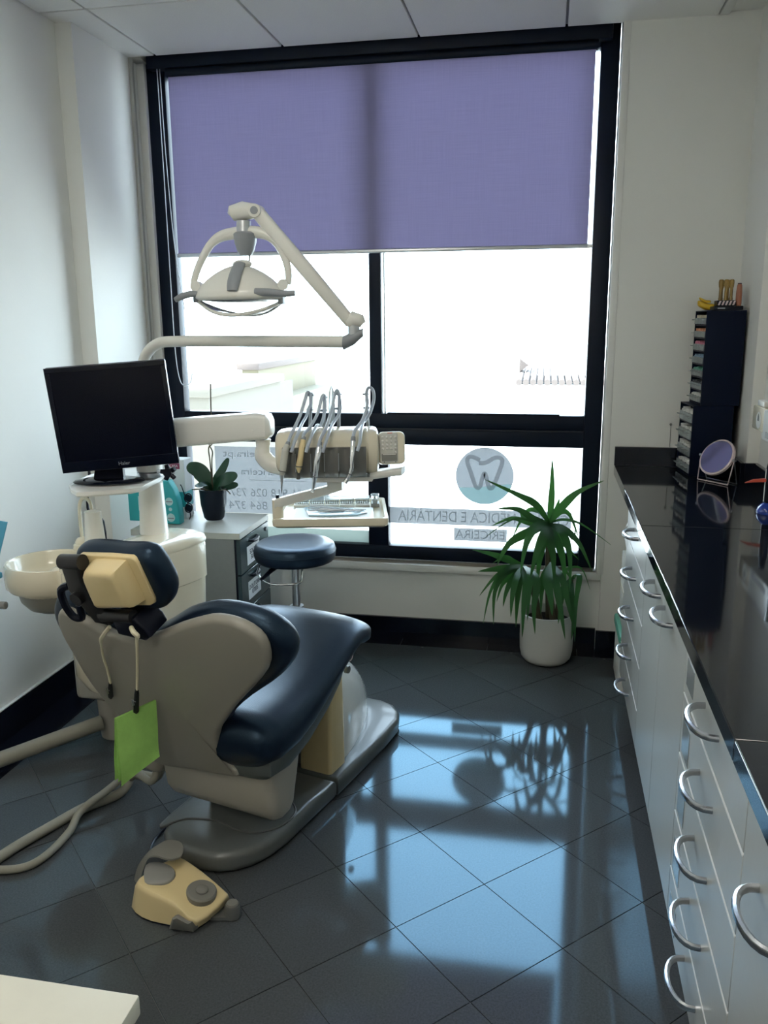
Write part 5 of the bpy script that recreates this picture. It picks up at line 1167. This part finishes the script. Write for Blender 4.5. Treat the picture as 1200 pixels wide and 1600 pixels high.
for k in range(4):
    a, c = dz[k], dz[k+1]
    d = finish(B().box(PX1-.0195, PX1-.002, PY0+.004, PY1-.004, c+.003, a-.001, .002, 1), 'drawer', 'drawer_front', ped)
    yc = PY0+.17
    finish(B().tube([(PX1-.003, yc-.05, a-.030), (PX1+.008, yc-.036, a-.033), (PX1+.012, yc, a-.035), (PX1+.008, yc+.036, a-.033), (PX1-.003, yc+.05, a-.030)], [.006, .008, .009, .008, .006], 8, sm=3), 'handle', 'black', d)
    if k == 0: finish(B().cyl((PX1-.003, PY1-.045, a-.03), (PX1+.003, PY1-.045, a-.03), .009, n=14), 'lock', 'black', d)
    if k < 3:
        lb = finish(B().box(PX1-.0018, PX1-.0010, PY0+.085, PY0+.245, a-.135 if k < 2 else a-.11, a-.052), 'label_card', 'label_white', d)
        for q, s in enumerate((('SOLDA', 'SULIS'), ('DOUTORA', 'ÚTEIS'), ('MOLDES', 'KIT'))[k]):
            text(s, .030, frame_mat((PX1-.0006, PY0+.165, a-.082-.026*q), (0, 1, 0), (0, 0, 1)), 'ink', 'lettering', d)
# orchid
oc = Vector((-1.4639, 3.5151, 0.6650))
orc = thing('potted_orchid', 'broad-leaved orchid with a bare stem in a black pot on the drawer pedestal', 'plant', tuple(oc))
PS = 1.0
finish(B().lathe([(.001, .001), (.038, .001), (.045, .010), (.057, .07), (.0605, .125), (.0615, .142), (.058, .142), (.056, .125), (.001, .122)], oc, 30), 'pot', 'pot_dark', orc)
finish(B().lathe([(.001, .126), (.04, .126), (.054, .1235)], oc, 20), 'bark', 'soil', orc)
def blade(pts, w, name, m, parent, th=.0022, n=3, cup=.25, prof=None, tw=None):
    C_ = crom(pts, n); N = len(C_); R = []
    for i, p in enumerate(C_):
        f = i/(N-1); a = C_[max(i-1, 0)]; c = C_[min(i+1, N-1)]; t = (c-a).normalized()
        up = Vector((0, 0, 1)) if tw is None else Vector(tw)
        s_ = t.cross(up); s_ = s_.normalized() if s_.length > .05 else t.cross(Vector((0, 1, .2))).normalized()
        u_ = s_.cross(t).normalized()
        k = prof(f) if prof else max(.04, sin(PI*(.12+.88*f))**.6)
        hw = w*k/2
        R.append([p-s_*hw+u_*hw*cup, p+u_*th*.5, p+s_*hw+u_*hw*cup, p-u_*th*.5])
    return finish(B().loft(R), name, m, parent, ang=80)
crown = oc+Vector((0, 0, .135))
YO = oc.y
oprof = lambda f: max(.10, (sin(PI*min(1, .10+.88*f)))**.55)
for tip, mid, w, dy in (((-1.5626, 3.4800, 0.9187), (-1.5218, 3.5000, 0.8815), .075, -.02), ((-1.3227, 3.4600, 0.8823), (-1.3806, 3.4600, 0.8521), .070, -.03), ((-1.3997, 3.5600, 0.9385), (-1.4364, 3.5500, 0.8631), .045, .03), ((-1.5057, 3.4200, 0.8332), (-1.4838, 3.4600, 0.8290), .035, -.06), ((-1.3600, 3.5600, 0.8192), (-1.4202, 3.5400, 0.8066), .05, .05)):
    tip, mid = Vector(tip), Vector(mid); blade([crown, crown.lerp(mid, .6)+Vector((0, 0, .012)), mid+Vector((0, 0, .006)), mid.lerp(tip, .6), tip], w, 'leaf', 'leaf_orchid', orc, .004, 4, .18, oprof, (0, -.75, .66))
for pts in ((crown, (-1.4640, 3.5000, 0.9351), (-1.4668, 3.5000, 0.9925), (-1.4471, 3.5000, 1.0215), (-1.4550, 3.5200, 1.1325), (-1.4583, 3.5400, 1.2713)), (crown, (-1.4636, 3.5200, 0.9260), (-1.4580, 3.5200, 0.9724), (-1.4710, 3.5200, 1.0096), (-1.4501, 3.5200, 1.0586))):
    finish(B().tube([Vector(p) for p in pts], .0028, 6, sm=5), 'flower_stem', 'stem', orc)
for p0, p1 in (((-1.4723, 3.4300, 0.8121), (-1.5127, 3.4000, 0.8226)), ((-1.3750, 3.4400, 0.8102), (-1.3440, 3.4200, 0.8037))): finish(B().tube([crown-Vector((0, 0, .01)), Vector(p0)+Vector((0, 0, .008)), Vector(p1)], .0025, 6, sm=4), 'air_root', 'stem', orc)

# cleaning supplies at the back left of the pedestal
def at_top(px, py): return Vector((px, py, 0))
w0 = Vector((-1.5161, 3.3237, 0.6650))
ctn = thing('supply_carton', 'white and teal supply carton with a dark red tab behind the monitor column', 'box', (-1.60, 3.52, PZ))
e0 = Vector((-1.6748, 3.5200, 0.9327)); e1 = Vector((-1.5944, 3.5200, 0.9346)); e2 = Vector((-1.6076, 3.5200, 0.6314))
finish(B().box(e1.x-.16, e1.x-.004, 3.52, 3.60, PZ+.001, e0.z, .002, 1), 'carton', 'label_white', ctn)
finish(B().box(e1.x-.1605, e1.x-.0035, 3.5185, 3.6015, PZ+.055, PZ+.125, .0005, 1), 'teal_band', 'teal_box', ctn)
finish(B().box(e1.x-.08, e1.x-.025, 3.5185, 3.52, e0.z-.042, e0.z-.016), 'red_tab', 'magenta', ctn)
text('CASA', .016, frame_mat((e1.x-.053, 3.5180, e0.z-.029), (1, 0, 0), (0, 0, 1)), 'label_white', 'lettering', ctn)
sb0 = Vector((-1.6492, 3.4000, 0.7172))
bot = thing('disinfectant_bottle', 'teal wedge-shaped disinfectant bottle in front of the white carton', 'bottle', (sb0.x, 3.42, PZ))
bo = [Vector(p) for p in ((-1.6546, 3.4000, 0.8557), (-1.6244, 3.4000, 0.8566), (-1.6028, 3.4000, 0.8199), (-1.5855, 3.4000, 0.7628), (-1.5803, 3.4000, 0.7051), (-1.5813, 3.4000, 0.6437))]
lo = [(p.x, max(p.z, PZ+.002)) for p in bo]
lo += [(lo[-1][0]-.10, PZ+.002), (lo[0][0]-.035, lo[0][1]-.02)]
lo[5] = (lo[5][0], PZ+.002)
finish(B().pad(lo[::-1], lambda x, z, d: Vector((x, 3.40+d, z)), 0, .055, .008, .002, 3, 2), 'bottle_body', 'teal_box', bot)
for px, py, r in ((264, 784, .018), (265, 796, .009), (265, 808, .020), (263, 770, .008)):
    c = (-1.6247, 3.4000, 0.7645)
finish(B().prism(circ(*P2((-1.6237, 3.3980, 0.7649)), .018, 20), lambda x, z, d: Vector((x, 3.3985+d, z)), 0, .001), 'print_disc', 'teal_print', bot)
finish(B().prism(circ(*P2((-1.6200, 3.3980, 0.7303)), .008, 16), lambda x, z, d: Vector((x, 3.3985+d, z)), 0, .001), 'print_disc', 'teal_print', bot)
finish(B().prism(circ(*P2((-1.6196, 3.3980, 0.6925)), .019, 20), lambda x, z, d: Vector((x, 3.3985+d, z)), 0, .001), 'print_disc', 'teal_print', bot)
pc2 = P2((-1.6232, 3.3970, 0.7651)); finish(B().box(pc2[0]-.014, pc2[0]+.014, 3.3972, 3.3984, pc2[1]-.003, pc2[1]+.003), 'print_line', 'ink_grey', bot)
pc3 = P2((-1.6193, 3.3970, 0.6898)); finish(B().box(pc3[0]-.014, pc3[0]+.014, 3.3972, 3.3984, pc3[1]-.003, pc3[1]+.003), 'print_line', 'ink_grey', bot)
tbx = thing('teal_carton', 'plain teal carton left of the monitor column by the wall', 'box', (-1.66, 3.47, PZ))
t0 = P2((-1.8414, 3.4400, 0.7960)); t1 = P2((-1.7575, 3.4400, 0.7986))
finish(B().box(t0[0], t1[0]+.02, 3.44, 3.50, PZ+.001, t0[1]+.012, .003, 1), 'carton', 'teal_box', tbx)
finish(B().box(t0[0]+.05, t0[0]+.075, 3.4388, 3.44, PZ+.05, t0[1]-.02), 'print', 'teal_print', tbx)
fs = thing('folded_glasses', 'dark folded eyeglasses leaning beside the carton at the window edge', 'glasses', (-1.6034, 3.5581, 0.6650))
gc2 = Vector((-1.5759, 3.4950, 0.7636))
for dz_ in (.0, -.046):
    finish(B().tube([gc2+Vector((.017*cos(a), .006*sin(a), dz_+.019*sin(a))) for a in [2*PI*k/14 for k in range(14)]], .003, 6, closed=True), 'lens_rim', 'black', fs)
    finish(B().lathe([(.001, 0), (.016, 0), (.016, .002), (.001, .002)], gc2+Vector((0, 0, dz_)), 16, Matrix.Rotation(PI/2, 3, 'X')), 'lens', 'pot_dark', fs)
finish(B().tube([gc2+Vector((0, 0, -.025)), gc2+Vector((-.004, 0, -.022)), gc2+Vector((0, 0, -.019))], .003, 6), 'bridge', 'black', fs)
finish(B().tube([gc2+Vector((-.015, 0, .01)), gc2+Vector((-.03, .005, .05)), gc2+Vector((-.036, .005, .06))], .0022, 6), 'temple', 'black', fs)
finish(B().tube([gc2+Vector((.005, 0, -.064)), gc2+Vector((.006, .002, -.085)), Vector((gc2.x, gc2.y, PZ+.004))], .0022, 6), 'temple', 'black', fs)

# ================================================================== STOOL
sc0 = Vector((-1.0275, 3.3200, 0.5842)); SX, SY = sc0.x, sc0.y
stl = thing('swivel_stool', 'round black-topped swivel stool on castors in front of the window', 'stool', (SX, SY, 0))
SZ = .580
zt = SZ+.062; 
finish(B().lathe([(.001, SZ-.030), (.150, SZ-.030), (.165, SZ-.026), (.172, SZ-.012), (.1735, SZ+.005), (.1735, SZ+.018), (.168, SZ+.036), (.155, SZ+.046), (.12, SZ+.050), (.001, SZ+.052)], (SX, SY, 0), 44), 'seat', 'leather', stl, ang=60)
finish(B().lathe([(.1742, SZ+.012), (.1755, SZ+.015), (.1742, SZ+.018)], (SX, SY, 0), 44, cap=False), 'seam_piping', 'leather', stl)
finish(B().box(SX-.07, SX+.07, SY-.07, SY+.07, SZ-.044, SZ-.0305, .004), 'seat_plate', 'black', stl)
ring = [(SX-.135+.0, SY-.05, SZ-.04), (SX-.14, SY-.09, SZ-.075), (SX-.06, SY-.155, SZ-.094), (SX+.03, SY-.15, SZ-.092), (SX+.058, SY-.135, SZ-.088), (SX+.062, SY-.12, SZ-.075), (SX+.06, SY-.10, SZ-.036)]
finish(B().tube(ring, .0042, 8, sm=4), 'height_lever', 'chrome', stl)
finish(B().tube([(SX-.06, SY-.02, SZ-.048), (SX-.085, SY-.08, SZ-.062), (SX-.11, SY-.13, SZ-.085)], [.009, .010, .007], 8), 'lever_grip', 'black', stl)
finish(B().cyl((SX, SY, .30), (SX, SY, SZ-.044), .0165, n=18), 'gas_column', 'steel', stl)
finish(B().lathe([(.026, .09), (.028, .10), (.026, .33), (.030, .335), (.030, .345), (.017, .347)], (SX, SY, 0), 22), 'column_cover', 'grey_dark', stl)
cA = math.atan2(3.565-SY, -.868-SX)
for k in range(5):
    a = cA+2*PI*k/5; d = Vector((cos(a), sin(a), 0)); n_ = Vector((-d.y, d.x, 0)); P0 = Vector((SX, SY, 0))
    R_ = .285
    lg = finish(B().loft([[P0+d*r+n_*(w*cx)+Vector((0, 0, z+h*cz)) for cx, cz in ((-1, -1), (1, -1), (1, 1), (-1, 1))] for r, w, z, h in ((.015, .026, .105, .025), (.14, .020, .088, .018), (R_, .015, .078, .012))]), 'leg', 'black', stl)
    ct_ = P0+d*R_+Vector((0, 0, .029)); wdir = Vector((cos(a+.9), sin(a+.9), 0)) if k else Vector((.94, -.34, 0))
    b = B(); b.cyl(ct_+Vector((0, 0, .02)), ct_+Vector((0, 0, .052)), .008, n=10)
    b.box(ct_.x-.013, ct_.x+.013, ct_.y-.013, ct_.y+.013, ct_.z+.004, ct_.z+.036, .004)
    finish(b, 'castor_fork', 'black', lg)
    for s_ in (-1, 1):
        finish(B().cyl(ct_+wdir*(s_*.008), ct_+wdir*(s_*.022), .0275, n=22), 'castor_wheel', 'black', lg)
        finish(B().tube([ct_+wdir*(s_*.0225)+(wdir.cross(Vector((0, 0, 1)))*cos(q)+Vector((0, 0, sin(q))))*.022 for q in [2*PI*i/20 for i in range(20)]], .0035, 6, closed=True), 'wheel_rim', 'rose', lg)

# ================================================================== YUCCA in a white pot
yc = Vector((.035, 3.725, 0)); pw = .121
yuc = thing('potted_yucca', 'tall green yucca with long drooping blades in a white pot by the window', 'plant', tuple(yc))
finish(B().lathe([(.001, .001), (.075, .001), (.098, .010), (.112, .028), (.119, .06), (.121, .12), (.1195, .225), (.1185, .236), (.113, .238), (.110, .225), (.110, .19), (.001, .19)], yc, 40), 'pot', 'pot_white', yuc, ang=50)
finish(B().lathe([(.001, .206), (.05, .204), (.1095, .197)], yc, 24), 'soil', 'soil', yuc)
cA_ = Vector((0.0295, 3.7400, 0.6468)); cB_ = Vector((-0.0762, 3.6600, 0.4684)); cC_ = Vector((0.0466, 3.6800, 0.4803)); cD_ = Vector((0.1378, 3.7400, 0.3921))
for c, o in ((cA_, (.01, .02)), (cB_, (-.03, -.03)), (cC_, (.03, -.02)), (cD_, (.045, .02))):
    finish(B().tube([yc+Vector((o[0], o[1], .19)), yc.lerp(Vector((c.x, c.y, 0)), .6)+Vector((0, 0, .19+(c.z-.19)*.6)), c], [.016, .014, .012], 9, sm=4), 'stem', 'stem', yuc)
yprof = lambda f: max(.03, min(1, .42+f*2.4)*(1-max(0, f-.45)/.55)**.85)
ylv = [
 (cA_, [(0.0359, 3.7600, 0.7833)], (0.0333, 3.7800, 0.9358), .030), (cA_, [(0.0880, 3.7400, 0.7309),(0.1541, 3.7300, 0.7987)], (0.2573, 3.7200, 0.8521), .036), (cA_, [(-0.0288, 3.6600, 0.7443),(-0.1118, 3.6200, 0.7985)], (-0.2523, 3.6000, 0.8659), .036),
 (cA_, [(-0.0347, 3.6200, 0.6902),(-0.1082, 3.5600, 0.7466)], (-0.1956, 3.5200, 0.7552), .034), (cA_, [(-0.0489, 3.7000, 0.6534),(-0.1346, 3.7200, 0.6690)], (-0.2263, 3.7400, 0.6252), .028), (cA_, [(-0.0342, 3.6000, 0.6864),(-0.1280, 3.5400, 0.7055)], (-0.2525, 3.4800, 0.6256), .012),
 (cA_, [(0.0890, 3.6800, 0.6808),(0.1710, 3.6600, 0.6656)], (0.2923, 3.6400, 0.5868), .014), (cA_, [(0.0891, 3.6200, 0.6550),(0.1567, 3.5600, 0.6051)], (0.2133, 3.5300, 0.4948), .032), (cA_, [(0.0571, 3.8400, 0.6782)], (0.0723, 3.8600, 0.7373), .030),
 (cA_, [(-0.0579, 3.6400, 0.6270),(-0.1404, 3.5800, 0.5871)], (-0.1891, 3.5500, 0.4951), .040), (cA_, [(-0.0797, 3.8000, 0.6524)], (-0.1025, 3.8400, 0.6967), .024), (cA_, [(-0.0304, 3.5600, 0.6707),(-0.0645, 3.4800, 0.6168)], (-0.0844, 3.4600, 0.4926), .038),
 (cA_, [(0.0304, 3.5800, 0.6228),(0.0491, 3.5400, 0.5492)], (0.0588, 3.5300, 0.4300), .040), (cA_, [(0.1053, 3.7000, 0.6244),(0.1371, 3.7000, 0.5906)], (0.1442, 3.7200, 0.6326), .022), (cA_, [(0.0083, 3.5500, 0.6437),(-0.0209, 3.5000, 0.5713)], (-0.0441, 3.4900, 0.4600), .040),
 (cA_, [(0.0897, 3.6000, 0.6315),(0.1198, 3.5800, 0.5412)], (0.1258, 3.5700, 0.3861), .034), (cA_, [(-0.0029, 3.6200, 0.5534),(-0.0092, 3.6000, 0.5007)], (-0.0160, 3.6000, 0.3687), .034), (cA_, [(0.0703, 3.6400, 0.5802),(0.0950, 3.6200, 0.4999)], (0.1117, 3.6200, 0.3544), .036),
 (cA_, [(-0.0147, 3.8200, 0.6801),(-0.0756, 3.8400, 0.6735)], (-0.1365, 3.8400, 0.5431), .026), (cA_, [(0.0768, 3.8200, 0.6834),(0.1206, 3.8400, 0.6654)], (0.1649, 3.8400, 0.5617), .028), (cA_, [(0.0541, 3.8000, 0.5975),(0.0968, 3.8200, 0.5337)], (0.1718, 3.8300, 0.4582), .030),
 (cB_, [(-0.1533, 3.6000, 0.5115),(-0.2140, 3.5800, 0.5376)], (-0.2965, 3.5600, 0.5597), .032), (cB_, [(-0.1377, 3.5800, 0.4771),(-0.2047, 3.5400, 0.4799)], (-0.2652, 3.5000, 0.4802), .034), (cB_, [(-0.1369, 3.5600, 0.4831),(-0.1962, 3.5000, 0.4549)], (-0.2549, 3.4600, 0.3839), .022),
 (cB_, [(-0.1612, 3.5600, 0.4616),(-0.2113, 3.5000, 0.3906)], (-0.2369, 3.4700, 0.2566), .018), (cB_, [(-0.1497, 3.5500, 0.4622),(-0.1915, 3.4900, 0.3949)], (-0.1922, 3.4600, 0.2572), .026), (cB_, [(-0.1041, 3.5200, 0.4477),(-0.1162, 3.4600, 0.3802)], (-0.1188, 3.4400, 0.3037), .028),
 (cB_, [(-0.0599, 3.5000, 0.4418),(-0.0663, 3.4400, 0.3469)], (-0.0675, 3.4200, 0.2222), .032), (cB_, [(-0.0173, 3.5000, 0.4583),(-0.0236, 3.4400, 0.3494)], (-0.0145, 3.4200, 0.2401), .032), (cB_, [(-0.1225, 3.5800, 0.4282),(-0.1470, 3.5400, 0.3723)], (-0.1558, 3.5200, 0.3199), .024),
 (cB_, [(-0.1299, 3.6200, 0.4303),(-0.1673, 3.6000, 0.3901)], (-0.1881, 3.6000, 0.3145), .022), (cB_, [(-0.0886, 3.5500, 0.4392),(-0.0954, 3.5000, 0.3535)], (-0.0972, 3.4800, 0.2441), .030), (cB_, [(-0.0450, 3.5200, 0.4708),(-0.0469, 3.4600, 0.3983)], (-0.0486, 3.4400, 0.2908), .030), (cB_, [(-0.1149, 3.7200, 0.4611),(-0.1604, 3.7600, 0.4779)], (-0.2192, 3.7800, 0.4389), .024),
 (cC_, [(0.0283, 3.5200, 0.4545),(0.0441, 3.4700, 0.3858)], (0.0547, 3.4600, 0.3128), .040), (cC_, [(0.0640, 3.5400, 0.4357),(0.0887, 3.4700, 0.3313)], (0.1115, 3.4500, 0.2138), .034), (cC_, [(0.0908, 3.5600, 0.4453),(0.1210, 3.5200, 0.3446)], (0.1488, 3.5000, 0.2406), .030),
 (cD_, [(0.1673, 3.6600, 0.4331),(0.1559, 3.6000, 0.3340)], (0.1573, 3.5800, 0.1546), .026), (cD_, [(0.1141, 3.7600, 0.4302),(0.1788, 3.7600, 0.4394)], (0.2226, 3.7600, 0.3418), .012), (cD_, [(0.1336, 3.6200, 0.3556),(0.1472, 3.5800, 0.2668)], (0.1428, 3.5700, 0.1665), .030), (cC_, [(0.0147, 3.6000, 0.4437),(0.0061, 3.5700, 0.3796)], (0.0067, 3.5600, 0.2803), .030), (cD_, [(0.0990, 3.6000, 0.3896),(0.0901, 3.5700, 0.3258)], (0.0823, 3.5600, 0.2406), .028),
]

for c, mids, tip, w in ylv:
    pts = [c+Vector((0, 0, -.02)), c]+[Vector(p) for p in mids]+[Vector(tip)]
    blade(pts[1:], w, 'leaf', 'leaf', yuc, .003, 5, .22, yprof, (.25, -.8, .55))

# ================================================================== TABLE CORNER at the lower left
tb_ = thing('side_table', 'cream side table whose corner pokes in at the lower left of the photo', 'table', (-.80, .45, 0))
finish(B().box(-1.25, -.457, .10, .790, .722, .750, .003, 2), 'table_top', 'wood_white', tb_)
finish(B().box(-1.22, -.490, .13, .765, .640, .7215, .003, 1), 'apron', 'black', tb_)
for x in (-1.20, -.515):
    for y in (.15, .74): finish(B().box(x-.02, x+.02, y-.02, y+.02, 0, .6395, .003, 1), 'leg', 'black', tb_)
